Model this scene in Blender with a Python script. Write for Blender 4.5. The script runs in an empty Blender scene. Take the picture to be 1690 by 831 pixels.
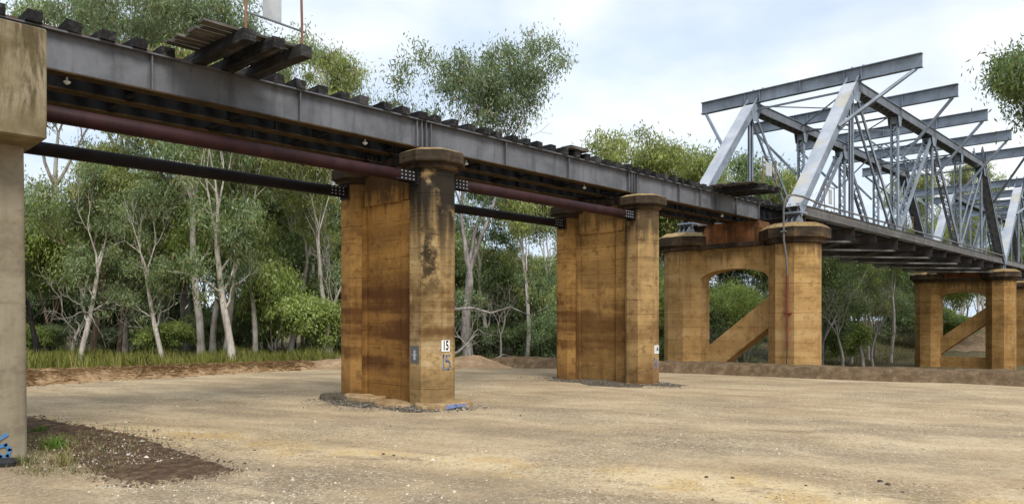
import bpy, math, random
import numpy as np
from mathutils import Vector, Matrix

# ------------------------------------------------------------------ camera, sky, sun, exposure
SC = bpy.context.scene
COL = SC.collection
R = math.radians
CAM_H = 2.1
VIEW = R(44.27)                       # angle between the bridge axis (+X) and the view direction
cam = bpy.data.cameras.new('camera')
cam.lens = 26.0; cam.sensor_width = 36.0; cam.sensor_fit = 'HORIZONTAL'
cam.shift_y = 0.0666
cam.clip_start = 0.1; cam.clip_end = 6000
camo = bpy.data.objects.new('camera', cam); COL.objects.link(camo)
camo.location = (0, 0, CAM_H); camo.rotation_euler = (R(90), 0, VIEW - R(90))
SC.camera = camo

SUN_EL, SUN_AZ = R(47), R(-112)       # azimuth measured from +X, counter-clockwise: over the viewer's right shoulder
sun = bpy.data.lights.new('sun', 'SUN'); sun.energy = 1.5; sun.angle = R(24); sun.color = (1.0, 0.955, 0.88)
suno = bpy.data.objects.new('sun', sun); COL.objects.link(suno)
sd = Vector((math.cos(SUN_EL) * math.cos(SUN_AZ), math.cos(SUN_EL) * math.sin(SUN_AZ), math.sin(SUN_EL)))
suno.location = sd * 60
suno.rotation_euler = sd.to_track_quat('Z', 'Y').to_euler()

world = bpy.data.worlds.new('World'); SC.world = world; world.use_nodes = True
SC.view_settings.view_transform = 'Standard'; SC.view_settings.look = 'None'
SC.view_settings.exposure = 1.13; SC.view_settings.gamma = 1.0; SC.view_settings.use_curve_mapping = False
SC.render.engine = 'CYCLES'
SC.cycles.use_denoising = True
SC.cycles.max_bounces = 6; SC.cycles.diffuse_bounces = 3; SC.cycles.glossy_bounces = 2
SC.cycles.transmission_bounces = 2; SC.cycles.transparent_max_bounces = 4
SC.cycles.caustics_reflective = False; SC.cycles.caustics_refractive = False

# ------------------------------------------------------------------ node helpers
class NT:
    def __init__(s, tree):
        s.t = tree; s.n = tree.nodes; s.l = tree.links
    def put(s, sock, v):
        if v is None: return
        if isinstance(v, bpy.types.NodeSocket): s.l.new(v, sock)
        elif isinstance(v, (tuple, list)) and len(v) == 3 and sock.type == 'RGBA': sock.default_value = (*v, 1)
        else: sock.default_value = v
    def coord(s, out='Object'): return s.n.new('ShaderNodeTexCoord').outputs[out]
    def mapping(s, v, loc=(0, 0, 0), rot=(0, 0, 0), scale=(1, 1, 1)):
        m = s.n.new('ShaderNodeMapping'); s.l.new(v, m.inputs[0])
        m.inputs['Location'].default_value = loc; m.inputs['Rotation'].default_value = rot; m.inputs['Scale'].default_value = scale
        return m.outputs[0]
    def noise(s, v, scale, detail=4, rough=0.55, dist=0.0):
        k = s.n.new('ShaderNodeTexNoise'); s.put(k.inputs['Vector'], v)
        k.inputs['Scale'].default_value = scale; k.inputs['Detail'].default_value = detail
        k.inputs['Roughness'].default_value = rough; k.inputs['Distortion'].default_value = dist
        return k.outputs[0]
    def voronoi(s, v, scale, feature='F1', out='Distance'):
        k = s.n.new('ShaderNodeTexVoronoi'); k.feature = feature; s.put(k.inputs['Vector'], v); k.inputs['Scale'].default_value = scale
        return k.outputs[out]
    def math(s, op, a, b=0.0, c=None, clamp=False):
        k = s.n.new('ShaderNodeMath'); k.operation = op; k.use_clamp = clamp
        s.put(k.inputs[0], a); s.put(k.inputs[1], b)
        if c is not None: s.put(k.inputs[2], c)
        return k.outputs[0]
    def rng(s, v, a, b, c=0.0, d=1.0, smooth=True):
        k = s.n.new('ShaderNodeMapRange'); k.interpolation_type = 'SMOOTHSTEP' if smooth else 'LINEAR'
        s.put(k.inputs[0], v); s.put(k.inputs[1], a); s.put(k.inputs[2], b); s.put(k.inputs[3], c); s.put(k.inputs[4], d)
        return k.outputs[0]
    def mix(s, f, a, b, mode='MIX'):
        k = s.n.new('ShaderNodeMix'); k.data_type = 'RGBA'; k.blend_type = mode
        s.put(k.inputs[0], f); s.put(k.inputs[6], a); s.put(k.inputs[7], b)
        return k.outputs[2]
    def ramp(s, f, stops):
        k = s.n.new('ShaderNodeValToRGB'); s.put(k.inputs[0], f)
        e = k.color_ramp.elements
        while len(e) < len(stops): e.new(0.5)
        for i, (p, c) in enumerate(stops):
            e[i].position = p; e[i].color = (*c, 1)
        return k.outputs[0]
    def sep(s, v):
        k = s.n.new('ShaderNodeSeparateXYZ'); s.put(k.inputs[0], v); return k.outputs
    def bump(s, h, strength=0.3, dist=0.02):
        k = s.n.new('ShaderNodeBump'); k.inputs['Strength'].default_value = strength; k.inputs['Distance'].default_value = dist
        s.put(k.inputs['Height'], h); return k.outputs[0]

MATS = {}
def material(name, fn):
    m = bpy.data.materials.new(name); m.use_nodes = True; m.node_tree.nodes.clear()
    t = NT(m.node_tree)
    out = t.n.new('ShaderNodeOutputMaterial')
    t.bs = None
    def bsdf(color, rough=0.9, normal=None, metal=0.0, spec=0.3):
        b = t.n.new('ShaderNodeBsdfPrincipled')
        t.put(b.inputs['Base Color'], color); t.put(b.inputs['Roughness'], rough); b.inputs['Metallic'].default_value = metal
        b.inputs['Specular IOR Level'].default_value = spec
        if normal is not None: t.l.new(normal, b.inputs['Normal'])
        return b.outputs[0]
    t.bsdf = bsdf
    t.l.new(fn(t), out.inputs[0])
    MATS[name] = m
    return m

# sky: Nishita air with a thin broken cloud sheet in front of it
def build_sky():
    t = NT(world.node_tree); t.n.clear()
    sky = t.n.new('ShaderNodeTexSky'); sky.sky_type = 'NISHITA'; sky.sun_disc = False
    sky.sun_elevation = SUN_EL; sky.sun_rotation = R(90) - SUN_AZ
    sky.air_density = 1.0; sky.dust_density = 1.2; sky.ozone_density = 1.2
    v = t.coord('Generated')
    x, y, z = t.sep(v)
    zz = t.math('MAXIMUM', z, 0.0)
    den = t.math('ADD', zz, 0.22)
    cx = t.math('DIVIDE', x, den); cy = t.math('DIVIDE', y, den)
    cmb = t.n.new('ShaderNodeCombineXYZ'); t.put(cmb.inputs[0], cx); t.put(cmb.inputs[1], cy)
    n1 = t.noise(cmb.outputs[0], 0.62, 6, 0.52, 0.25)
    n2 = t.noise(t.mapping(cmb.outputs[0], (3.1, 1.7, 0)), 1.7, 5, 0.5, 0.15)
    n = t.math('ADD', t.math('MULTIPLY', n1, 0.68), t.math('MULTIPLY', n2, 0.32))
    cover = t.rng(n, 0.36, 0.60, 0.45, 1.0)
    shade = t.rng(n2, 0.30, 0.72)
    cloud = t.mix(shade, (6.4, 7.4, 8.6), (8.9, 9.1, 9.3))
    air = t.mix(0.55, sky.outputs[0], (4.3, 5.9, 8.3))
    col = t.mix(cover, air, cloud)
    bg = t.n.new('ShaderNodeBackground'); t.l.new(col, bg.inputs[0]); bg.inputs[1].default_value = 0.060
    o = t.n.new('ShaderNodeOutputWorld'); t.l.new(bg.outputs[0], o.inputs[0])
build_sky()

# ------------------------------------------------------------------ mesh helpers
class MB:
    """collects shapes, links them as one mesh object"""
    def __init__(s): s.v = []; s.f = []
    def add(s, verts, faces):
        o = len(s.v); s.v += [tuple(p) for p in verts]; s.f += [tuple(i + o for i in f) for f in faces]
    def box(s, x0, x1, y0, y1, z0, z1):
        s.add([(x0, y0, z0), (x1, y0, z0), (x1, y1, z0), (x0, y1, z0), (x0, y0, z1), (x1, y0, z1), (x1, y1, z1), (x0, y1, z1)],
              [(0, 3, 2, 1), (4, 5, 6, 7), (0, 1, 5, 4), (1, 2, 6, 5), (2, 3, 7, 6), (3, 0, 4, 7)])
    def frame(s, p0, p1, up):
        p0 = Vector(p0); p1 = Vector(p1); a = (p1 - p0).normalized()
        side = a.cross(Vector(up)).normalized(); u = side.cross(a).normalized()
        return p0, p1, a, side, u
    def beam(s, p0, p1, w, h, up=(0, 0, 1), os=0.0, ou=0.0):
        p0, p1, a, sd_, u = s.frame(p0, p1, up)
        p0 = p0 + sd_ * os + u * ou; p1 = p1 + sd_ * os + u * ou
        c = []
        for p in (p0, p1):
            for i, j in ((-1, -1), (1, -1), (1, 1), (-1, 1)): c.append(p + sd_ * (i * w / 2) + u * (j * h / 2))
        s.add(c, [(0, 1, 2, 3), (7, 6, 5, 4), (0, 4, 5, 1), (1, 5, 6, 2), (2, 6, 7, 3), (3, 7, 4, 0)])
    def ibeam(s, p0, p1, w, h, tf=0.03, tw=0.03, up=(0, 0, 1)):
        s.beam(p0, p1, tw, h - 2 * tf, up)
        s.beam(p0, p1, w, tf, up, 0, (h - tf) / 2); s.beam(p0, p1, w, tf, up, 0, -(h - tf) / 2)
    def tube(s, pts, rad, n=6, cap=True):
        pts = [Vector(p) for p in pts]; rings = []
        if not isinstance(rad, (list, tuple)): rad = [rad] * len(pts)
        prev = None
        for i, p in enumerate(pts):
            a = (pts[min(i + 1, len(pts) - 1)] - pts[max(i - 1, 0)]).normalized()
            if prev is None:
                ref = Vector((0, 0, 1)) if abs(a.z) < 0.9 else Vector((1, 0, 0))
                u = a.cross(ref).normalized()
            else:
                u = (prev - a * prev.dot(a)).normalized()
            prev = u; w = a.cross(u)
            rings.append([p + (u * math.cos(2 * math.pi * k / n) + w * math.sin(2 * math.pi * k / n)) * rad[i] for k in range(n)])
        vs = [q for r in rings for q in r]; fs = []
        for i in range(len(rings) - 1):
            for k in range(n):
                fs.append((i * n + k, i * n + (k + 1) % n, (i + 1) * n + (k + 1) % n, (i + 1) * n + k))
        if cap:
            fs.append(tuple(range(n - 1, -1, -1))); fs.append(tuple((len(rings) - 1) * n + k for k in range(n)))
        s.add(vs, fs)
    def rings(s, polys, cap=True):
        """polys: list of equal-length closed outlines, lofted in order"""
        n = len(polys[0]); vs = [p for r in polys for p in r]; fs = []
        for i in range(len(polys) - 1):
            for k in range(n):
                fs.append((i * n + k, i * n + (k + 1) % n, (i + 1) * n + (k + 1) % n, (i + 1) * n + k))
        if cap:
            fs.append(tuple(range(n - 1, -1, -1))); fs.append(tuple((len(polys) - 1) * n + k for k in range(n)))
        s.add(vs, fs)
    def mesh(s, name, mat, smooth=False):
        m = bpy.data.meshes.new(name); m.from_pydata(s.v, [], s.f)
        if smooth:
            m.polygons.foreach_set('use_smooth', [True] * len(m.polygons))
            if smooth == 'edges': m.set_sharp_from_angle(angle=R(40))
        if mat: m.materials.append(MATS[mat] if isinstance(mat, str) else mat)
        m.update(); return m
    def build(s, name, mat, parent=None, smooth=False, loc=None, bevel=0.0):
        o = bpy.data.objects.new(name, s.mesh(name, mat, smooth)); COL.objects.link(o)
        if parent: o.parent = parent
        if loc: o.location = loc
        if bevel:
            b = o.modifiers.new('bevel', 'BEVEL'); b.width = bevel; b.segments = 1; b.limit_method = 'ANGLE'
        return o

def tag(o, label=None, cat=None, group=None, kind=None):
    if label: o['label'] = label
    if cat: o['category'] = cat
    if group: o['group'] = group
    if kind: o['kind'] = kind
    return o
def empty(name, loc=(0, 0, 0), rz=0.0):
    o = bpy.data.objects.new(name, None); COL.objects.link(o); o.location = loc; o.rotation_euler = (0, 0, rz)
    o.empty_display_size = 0.3; return o
def child(name, mesh, parent, loc=(0, 0, 0), rot=(0, 0, 0), scale=(1, 1, 1)):
    o = bpy.data.objects.new(name, mesh); COL.objects.link(o); o.parent = parent
    o.location = loc; o.rotation_euler = rot; o.scale = scale; return o
def copy_tree(o, parent=None):
    c = o.copy(); COL.objects.link(c); c.parent = parent
    for ch in list(o.children): copy_tree(ch, c)
    return c
def fast_mesh(name, verts, nper, mat, colors=None):
    """verts (N,nper,3): N separate polygons of nper corners"""
    N = len(verts); m = bpy.data.meshes.new(name)
    m.vertices.add(N * nper); m.vertices.foreach_set('co', np.ascontiguousarray(verts, dtype=np.float32).ravel())
    m.loops.add(N * nper); m.loops.foreach_set('vertex_index', np.arange(N * nper, dtype=np.int32))
    m.polygons.add(N); m.polygons.foreach_set('loop_start', np.arange(N, dtype=np.int32) * nper)
    if colors is not None:
        a = m.color_attributes.new('tint', 'FLOAT_COLOR', 'POINT')
        c = np.ones((N, nper, 4), dtype=np.float32); c[:, :, :3] = colors[:, None, :]
        a.data.foreach_set('color', c.ravel())
    m.materials.append(MATS[mat] if isinstance(mat, str) else mat); m.update(calc_edges=True); m.validate(); return m
def link(name, mesh, parent=None):
    o = bpy.data.objects.new(name, mesh); COL.objects.link(o)
    if parent: o.parent = parent
    return o
def fan(px, d):
    """ground position at bearing px (in 1690ths of the picture width) and depth d metres ahead of the viewpoint"""
    s = (px - 845) / 1221.0
    c, n = math.cos(VIEW), math.sin(VIEW)
    return Vector(((c + n * s) * d, (n - c * s) * d, 0))
exec_random = random.Random(7)

# ------------------------------------------------------------------ materials
def m_ground(t):
    v = t.coord('Object')
    road = t.mapping(t.mapping(v, rot=(0, 0, R(71.4))), scale=(0.45, 1.0, 1.0))      # x along the track that crosses under the bridge
    big = t.noise(road, 0.55, 5, 0.55, 0.4)
    mid = t.noise(t.mapping(road, (7, 3, 0)), 1.6, 6, 0.6, 0.3)
    blot = t.noise(t.mapping(v, (4, 9, 0)), 0.35, 5, 0.6)
    grit = t.noise(v, 55, 3, 0.7)
    grit2 = t.noise(t.mapping(v, (5, 5, 0)), 19, 4, 0.7)
    c = t.ramp(t.math('ADD', t.math('MULTIPLY', big, 0.55), t.math('MULTIPLY', mid, 0.45)),
               [(0.36, (0.265, 0.190, 0.108)), (0.45, (0.36, 0.262, 0.152)), (0.51, (0.43, 0.320, 0.190)), (0.57, (0.495, 0.378, 0.232)), (0.66, (0.59, 0.465, 0.30))])
    # the pale sandy wheel track: distance to its centre line in the road frame
    lx, ly, lz = t.sep(t.mapping(v, rot=(0, 0, R(71.4))))
    wob = t.math('MULTIPLY', t.math('SUBTRACT', t.noise(t.mapping(v, (2, 2, 0)), 0.35, 4, 0.6), 0.5), 2.2)
    def track(c0, w):
        d = t.math('ABSOLUTE', t.math('SUBTRACT', t.math('ADD', ly, wob), c0))
        return t.math('MULTIPLY', t.rng(d, w, w * 0.2), t.rng(mid, 0.34, 0.50))
    y0 = math.sin(R(71.4)) * 7.76 + math.cos(R(71.4)) * 6.91
    t1 = track(y0, 1.0); t2 = track(y0 + 2.1, 0.7); t3 = track(y0 + 5.5, 1.1)
    c = t.mix(t.math('MULTIPLY', t1, 0.95), c, (0.62, 0.475, 0.275))
    c = t.mix(t.math('MULTIPLY', t2, 0.65), c, (0.50, 0.385, 0.235))
    c = t.mix(t.math('MULTIPLY', t3, 0.65), c, (0.54, 0.42, 0.265))
    def band(c0, w, soft): return t.rng(t.math('ABSOLUTE', t.math('SUBTRACT', t.math('ADD', ly, t.math('MULTIPLY', wob, 1.3)), c0)), w + soft, w - soft)
    gb = t.math('MAXIMUM', t.math('MULTIPLY', band(y0 - 2.6, 1.5, 0.7), 0.85), t.math('MAXIMUM', t.math('MULTIPLY', band(y0 + 2.9, 0.8, 0.6), 0.6), t.math('MULTIPLY', band(y0 + 6.6, 1.0, 0.8), 0.55)))
    c = t.mix(t.math('MULTIPLY', gb, t.rng(mid, 0.62, 0.42, 0.25, 1.0)), c, (0.255, 0.196, 0.130))
    och = t.math('MULTIPLY', t1, t.rng(t.noise(t.mapping(v, (8, 1, 0)), 0.8, 4), 0.47, 0.58))
    c = t.mix(t.math('MULTIPLY', och, 0.75), c, (0.52, 0.34, 0.125))
    # patches of exposed grey-brown gravel and pale stone
    g = t.math('MULTIPLY', t.rng(blot, 0.48, 0.62), t.rng(grit2, 0.35, 0.6))
    c = t.mix(t.math('MULTIPLY', g, 0.6), c, (0.165, 0.132, 0.088))
    # embedded stones: cells of their own colour, thick on the gravelly patches and thin on the sand
    where_ = t.rng(t.noise(t.mapping(v, (1, 6, 0)), 0.42, 5, 0.62), 0.36, 0.60, 0.15, 1.0)
    c = t.mix(t.rng(t.noise(t.mapping(v, (3, 4, 0)), 9, 5, 0.8), 0.44, 0.60, 0.0, 0.36), c, (0.22, 0.155, 0.09))
    c = t.mix(t.rng(t.noise(t.mapping(v, (13, 4, 0)), 13, 5, 0.8), 0.50, 0.62, 0.0, 0.45), c, (0.56, 0.47, 0.335))
    for sc_, amt in ((36, 0.9), (16, 0.75)):
        k = t.n.new('ShaderNodeTexVoronoi'); t.put(k.inputs['Vector'], v); k.inputs['Scale'].default_value = sc_
        cr, cg, cb = t.sep(k.outputs['Color']); inside = t.rng(k.outputs['Distance'], 0.42, 0.28)
        c = t.mix(t.math('MULTIPLY', t.math('MULTIPLY', inside, t.rng(cr, 0.70, 0.76)), t.math('MULTIPLY', where_, amt)), c, (0.56, 0.49, 0.37))
        c = t.mix(t.math('MULTIPLY', t.math('MULTIPLY', inside, t.rng(cg, 0.72, 0.78)), t.math('MULTIPLY', where_, amt)), c, (0.095, 0.072, 0.048))
    c = t.mix(t.math('MULTIPLY', t.rng(grit, 0.58, 0.70), 0.5), c, (0.09, 0.066, 0.042))
    c = t.mix(t.math('MULTIPLY', t.rng(grit, 0.40, 0.30), 0.45), c, (0.54, 0.46, 0.33))
    # the bush floor beyond the clearing: leaf litter
    X, Y, Z = t.sep(v)
    edge = t.math('ADD', t.math('MULTIPLY', t.math('ADD', t.math('MULTIPLY', X, 0.716), t.math('MULTIPLY', Y, 0.698)), 1.0), t.math('MULTIPLY', t.math('SUBTRACT', blot, 0.5), 4.0))
    lit = t.rng(edge, 31.5, 34.5)
    leaf = t.ramp(t.noise(v, 3.0, 6, 0.7), [(0.35, (0.055, 0.06, 0.025)), (0.5, (0.10, 0.085, 0.04)), (0.62, (0.20, 0.14, 0.075))])
    c = t.mix(lit, c, leaf)
    h = t.math('ADD', t.math('MULTIPLY', grit, 0.5), t.math('MULTIPLY', grit2, 0.6))
    return t.bsdf(c, 0.95, t.bump(h, 0.55, 0.03), spec=0.15)
material('ground_gravel', m_ground)

def soilish(c0, c1, c2, sc=6, bump=0.8):
    def f(t):
        v = t.coord('Object')
        a = t.noise(v, sc, 6, 0.65); b = t.noise(v, sc * 9, 3, 0.7)
        c = t.ramp(t.math('ADD', t.math('MULTIPLY', a, 0.65), t.math('MULTIPLY', b, 0.35)), [(0.36, c0), (0.5, c1), (0.64, c2)])
        return t.bsdf(c, 0.95, t.bump(t.math('ADD', a, t.math('MULTIPLY', b, 0.4)), bump, 0.05), spec=0.12)
    return f
material('dark_soil', soilish((0.045, 0.028, 0.018), (0.095, 0.06, 0.038), (0.21, 0.145, 0.09), 5))
material('bank_soil', soilish((0.085, 0.056, 0.031), (0.135, 0.092, 0.054), (0.23, 0.162, 0.098), 3.5))
material('mound_soil', soilish((0.19, 0.12, 0.07), (0.29, 0.20, 0.12), (0.42, 0.30, 0.19), 2.5))
material('straw_bed', soilish((0.20, 0.125, 0.062), (0.32, 0.21, 0.115), (0.45, 0.32, 0.185), 4))
material('wet_gravel', soilish((0.05, 0.043, 0.032), (0.10, 0.085, 0.062), (0.24, 0.20, 0.15), 9))
material('rubble_stone', soilish((0.20, 0.125, 0.065), (0.34, 0.23, 0.12), (0.46, 0.35, 0.21), 4, 0.5))

def pier_concrete(base, dark, ztop, black=0.8, blackdepth=1.1, damp=None, dampamt=0.7, pale=None, lift=0.46, seed=0.0, streak=None, bands=0.5):
    def f(t):
        v = t.mapping(t.coord('Object'), (seed, seed * 0.7, 0))
        x, y, z = t.sep(v)
        n1 = t.noise(v, 1.1, 6, 0.6, 0.3); n2 = t.noise(v, 7, 5, 0.65); fine = t.noise(v, 60, 3, 0.7)
        band = t.noise(t.mapping(v, scale=(0.22, 0.22, 2.3)), 1.0, 3, 0.5)
        drip = t.noise(t.mapping(v, scale=(3.2, 3.2, 0.22)), 1.0, 5, 0.6)
        mott = t.math('ADD', t.math('MULTIPLY', n1, 0.45), t.math('ADD', t.math('MULTIPLY', band, 0.35), t.math('MULTIPLY', n2, 0.2)))
        lo = tuple(q * 0.62 for q in base); hi = pale or tuple(min(0.75, q * 1.28) for q in base)
        c = t.ramp(mott, [(0.39, lo), (0.49, base), (0.59, hi)])
        c = t.mix(t.math('MULTIPLY', t.rng(t.noise(t.mapping(v, (6, 2, 4), scale=(1, 1, 1.5)), 3.2, 6, 0.7), 0.52, 0.64), 0.5), c, dark)
        c = t.mix(t.math('MULTIPLY', t.rng(drip, 0.50, 0.68), 0.42), c, dark)
        c = t.mix(t.math('MULTIPLY', t.rng(n2, 0.60, 0.72), 0.35), c, dark)
        # pour joints
        zf = t.math('FRACT', t.math('DIVIDE', t.math('ADD', z, t.math('MULTIPLY', t.math('SUBTRACT', n2, 0.5), 0.03)), lift))
        line = t.math('MULTIPLY', t.rng(t.math('ABSOLUTE', t.math('SUBTRACT', zf, 0.5)), 0.46, 0.495), t.rng(t.noise(t.mapping(v, scale=(1, 1, 2.2)), 1.3, 4, 0.6), 0.44, 0.58))
        c = t.mix(t.math('MULTIPLY', line, 0.7), c, tuple(q * 0.6 for q in dark))
        # each pour took its own tone
        wn = t.n.new('ShaderNodeTexWhiteNoise'); wn.noise_dimensions = '1D'
        t.put(wn.inputs['W'], t.math('ADD', t.math('FLOOR', t.math('DIVIDE', t.math('ADD', z, t.math('MULTIPLY', t.math('SUBTRACT', n2, 0.5), 0.10)), lift * 0.7)), seed * 10))
        c = t.mix(t.math('MULTIPLY', t.rng(wn.outputs[0], 0.45, 1.0), t.math('MULTIPLY', t.rng(n1, 0.36, 0.56), bands)), c, tuple(0.5 * (p + q) for p, q in zip(base, dark)))
        if damp:
            zz = t.math('ADD', z, t.math('MULTIPLY', t.math('SUBTRACT', t.noise(v, 2.2, 5, 0.6), 0.5), 1.1))
            d = t.math('MULTIPLY', t.rng(zz, damp[0] - 0.25, damp[0] + 0.15), t.rng(zz, damp[1] + 0.35, damp[1] - 0.25))
            d = t.math('MULTIPLY', d, t.rng(t.math('ADD', t.math('MULTIPLY', mott, 0.5), t.math('MULTIPLY', band, 0.5)), 0.58, 0.44, 0.40, 0.95))
            c = t.mix(t.math('MULTIPLY', d, dampamt), c, dark)
            low = t.math('MULTIPLY', t.rng(zz, damp[0], 0.0), t.rng(n1, 0.34, 0.6))
            c = t.mix(t.math('MULTIPLY', low, 0.78), c, dark)
        if black:
            zb = t.math('ADD', z, t.math('MULTIPLY', t.math('SUBTRACT', drip, 0.5), 2.6))
            k = t.rng(zb, ztop - blackdepth, ztop - blackdepth * 0.3)
            k = t.math('MULTIPLY', k, t.rng(t.noise(t.mapping(v, (3, 1, 0)), 1.4, 4, 0.6), 0.28, 0.44))
            c = t.mix(t.math('MULTIPLY', k, black), c, (0.020, 0.016, 0.013))
        if streak:                                  # soot-black run of water down one edge: (x, y, radius, z low, z high)
            x_, y_, z_ = t.sep(t.coord('Object'))
            r2 = t.math('SQRT', t.math('ADD', t.math('POWER', t.math('SUBTRACT', x_, streak[0]), 2.0), t.math('POWER', t.math('SUBTRACT', y_, streak[1]), 2.0)))
            r2 = t.math('ADD', r2, t.math('MULTIPLY', t.math('SUBTRACT', t.noise(v, 3.5, 6, 0.75), 0.5), 0.75))
            k = t.math('MULTIPLY', t.rng(r2, streak[2], streak[2] * 0.3), t.math('MULTIPLY', t.rng(z_, streak[3] - 0.7, streak[3] + 0.5), t.rng(z_, streak[4] + 0.8, streak[4] - 0.4)))
            c = t.mix(t.math('MULTIPLY', t.math('MULTIPLY', k, 0.9), t.rng(t.noise(t.mapping(v, (1, 9, 2)), 5, 5, 0.7), 0.36, 0.54, 0.25, 1.0)), c, (0.018, 0.014, 0.011))
        c = t.mix(t.math('MULTIPLY', t.rng(fine, 0.62, 0.72), 0.18), c, tuple(q * 0.5 for q in dark))
        h = t.math('ADD', t.math('MULTIPLY', n2, 0.7), t.math('MULTIPLY', fine, 0.3))
        return t.bsdf(c, 0.92, t.bump(h, 0.35, 0.02), spec=0.15)
    return f
YN_, BC_ = 14.05, 15.54
OR = (0.40, 0.225, 0.072); DK = (0.10, 0.042, 0.014)
material('pier_near_column', pier_concrete((0.40, 0.27, 0.12), (0.105, 0.055, 0.02), 5.8, 0.98, 2.3, (1.5, 2.75), 1.0, (0.56, 0.42, 0.23), seed=0.4, streak=(-0.40, YN_ - BC_ - 0.34, 0.27, 2.9, 4.2)))
material('pier_far_column', pier_concrete(OR, DK, 5.8, 0.55, 0.9, (1.2, 2.9), 0.95, seed=2.0))
material('pier_web', pier_concrete((0.34, 0.178, 0.050), DK, 5.8, 0.75, 0.9, (0.9, 3.0), 1.0, seed=4.1, bands=0.85))  # base darker than the columns: the recessed wall's shading is in the colour
material('pier_mid_column', pier_concrete((0.39, 0.255, 0.11), DK, 5.8, 0.8, 1.7, (1.3, 2.2), 0.5, seed=6.3))
material('pier_mid_web', pier_concrete((0.35, 0.205, 0.07), DK, 5.8, 0.5, 0.7, (1.0, 2.6), 0.75, seed=8.2, bands=0.75))
material('pier_portal', pier_concrete((0.42, 0.255, 0.098), (0.20, 0.105, 0.04), 5.3, 0.45, 0.7, None, 0, (0.47, 0.315, 0.145), lift=0.6, seed=1.3))
material('pier_portal_far', pier_concrete((0.33, 0.185, 0.062), (0.16, 0.082, 0.03), 5.3, 0.45, 0.7, None, 0, (0.40, 0.25, 0.10), lift=0.6, seed=3.3))
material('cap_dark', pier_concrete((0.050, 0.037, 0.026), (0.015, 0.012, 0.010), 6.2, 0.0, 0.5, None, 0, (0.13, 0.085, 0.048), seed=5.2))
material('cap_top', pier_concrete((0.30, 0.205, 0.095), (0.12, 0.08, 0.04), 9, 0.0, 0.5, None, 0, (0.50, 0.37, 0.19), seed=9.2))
material('rust_block', pier_concrete((0.24, 0.105, 0.045), (0.06, 0.028, 0.016), 6.6, 0.6, 1.0, None, 0, (0.34, 0.16, 0.07), seed=7.7))
material('grey_concrete', pier_concrete((0.255, 0.215, 0.15), (0.15, 0.12, 0.08), 9.0, 0.0, 1.0, None, 0, (0.29, 0.25, 0.185), lift=2.4, seed=0.9))
def m_head(t):
    v = t.coord('Object'); x, y, z = t.sep(v)
    n1 = t.noise(v, 1.6, 6, 0.6, 0.3); drip = t.noise(t.mapping(v, scale=(2.4, 2.4, 0.35)), 1.0, 6, 0.65, 0.4)
    c = t.ramp(n1, [(0.34, (0.135, 0.105, 0.06)), (0.5, (0.215, 0.175, 0.108)), (0.66, (0.27, 0.225, 0.15))])
    st = t.math('MULTIPLY', t.rng(drip, 0.46, 0.56), t.rng(t.math('ADD', z, t.math('MULTIPLY', n1, 1.2)), 5.0, 6.0))
    c = t.mix(t.math('MULTIPLY', st, 0.85), c, (0.06, 0.045, 0.022))
    edge = t.math('MULTIPLY', t.rng(t.noise(v, 4, 5, 0.6), 0.5, 0.66), 0.5)
    c = t.mix(edge, c, (0.13, 0.11, 0.05))
    return t.bsdf(c, 0.92, t.bump(t.noise(v, 22, 5, 0.65), 0.3, 0.02), spec=0.15)
material('headstock_concrete', m_head)

def steel(base, streak, rough=0.6, amt=0.5, rust=0.0, rustc=(0.11, 0.05, 0.025), sc=1.0, metal=0.0, spec=0.35):
    def f(t):
        v = t.coord('Object')
        n1 = t.noise(v, 1.3 * sc, 6, 0.62, 0.4); st = t.noise(t.mapping(v, scale=(4.5, 4.5, 0.55)), 1.0 * sc, 5, 0.62); fn = t.noise(v, 30, 4, 0.7)
        c = t.ramp(n1, [(0.34, tuple(q * 0.72 for q in base)), (0.5, base), (0.66, tuple(q * 1.22 for q in base))])
        c = t.mix(t.math('MULTIPLY', t.rng(st, 0.47, 0.66), amt), c, streak)
        if rust:
            r = t.math('MULTIPLY', t.rng(t.noise(t.mapping(v, (3, 8, 1)), 2.1 * sc, 6, 0.68), 0.55, 0.68), rust)
            c = t.mix(r, c, rustc)
        c = t.mix(t.math('MULTIPLY', t.rng(fn, 0.60, 0.7), 0.2), c, tuple(q * 0.5 for q in base))
        return t.bsdf(c, rough, t.bump(fn, 0.12, 0.01), metal=metal, spec=spec)
    return f
material('girder_steel', steel((0.118, 0.122, 0.135), (0.055, 0.056, 0.062), 0.6, 0.55, 0.25, (0.075, 0.055, 0.04)))
material('girder_flange', steel((0.062, 0.042, 0.022), (0.022, 0.015, 0.009), 0.9, 0.5, 0.6, (0.08, 0.05, 0.022), spec=0.1))
material('girder_shaded', steel((0.020, 0.021, 0.024), (0.010, 0.010, 0.010), 0.9, 0.5, 0.4, (0.03, 0.018, 0.01), spec=0.1))  # darkened copy of the girder steel: shade under the deck put into the colour
material('truss_paint', steel((0.205, 0.243, 0.295), (0.16, 0.18, 0.21), 0.5, 0.35, 0.18, (0.20, 0.16, 0.11)))
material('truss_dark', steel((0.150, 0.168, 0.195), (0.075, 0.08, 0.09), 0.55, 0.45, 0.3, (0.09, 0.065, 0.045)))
material('truss_floor', steel((0.16, 0.155, 0.15), (0.07, 0.055, 0.045), 0.7, 0.5, 0.6, (0.15, 0.08, 0.045)))
material('floor_shaded', steel((0.065, 0.058, 0.054), (0.025, 0.02, 0.017), 0.85, 0.5, 0.6, (0.08, 0.04, 0.022), spec=0.12))  # floor steel darkened for the beams below, underdeck shade in the colour
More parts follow.
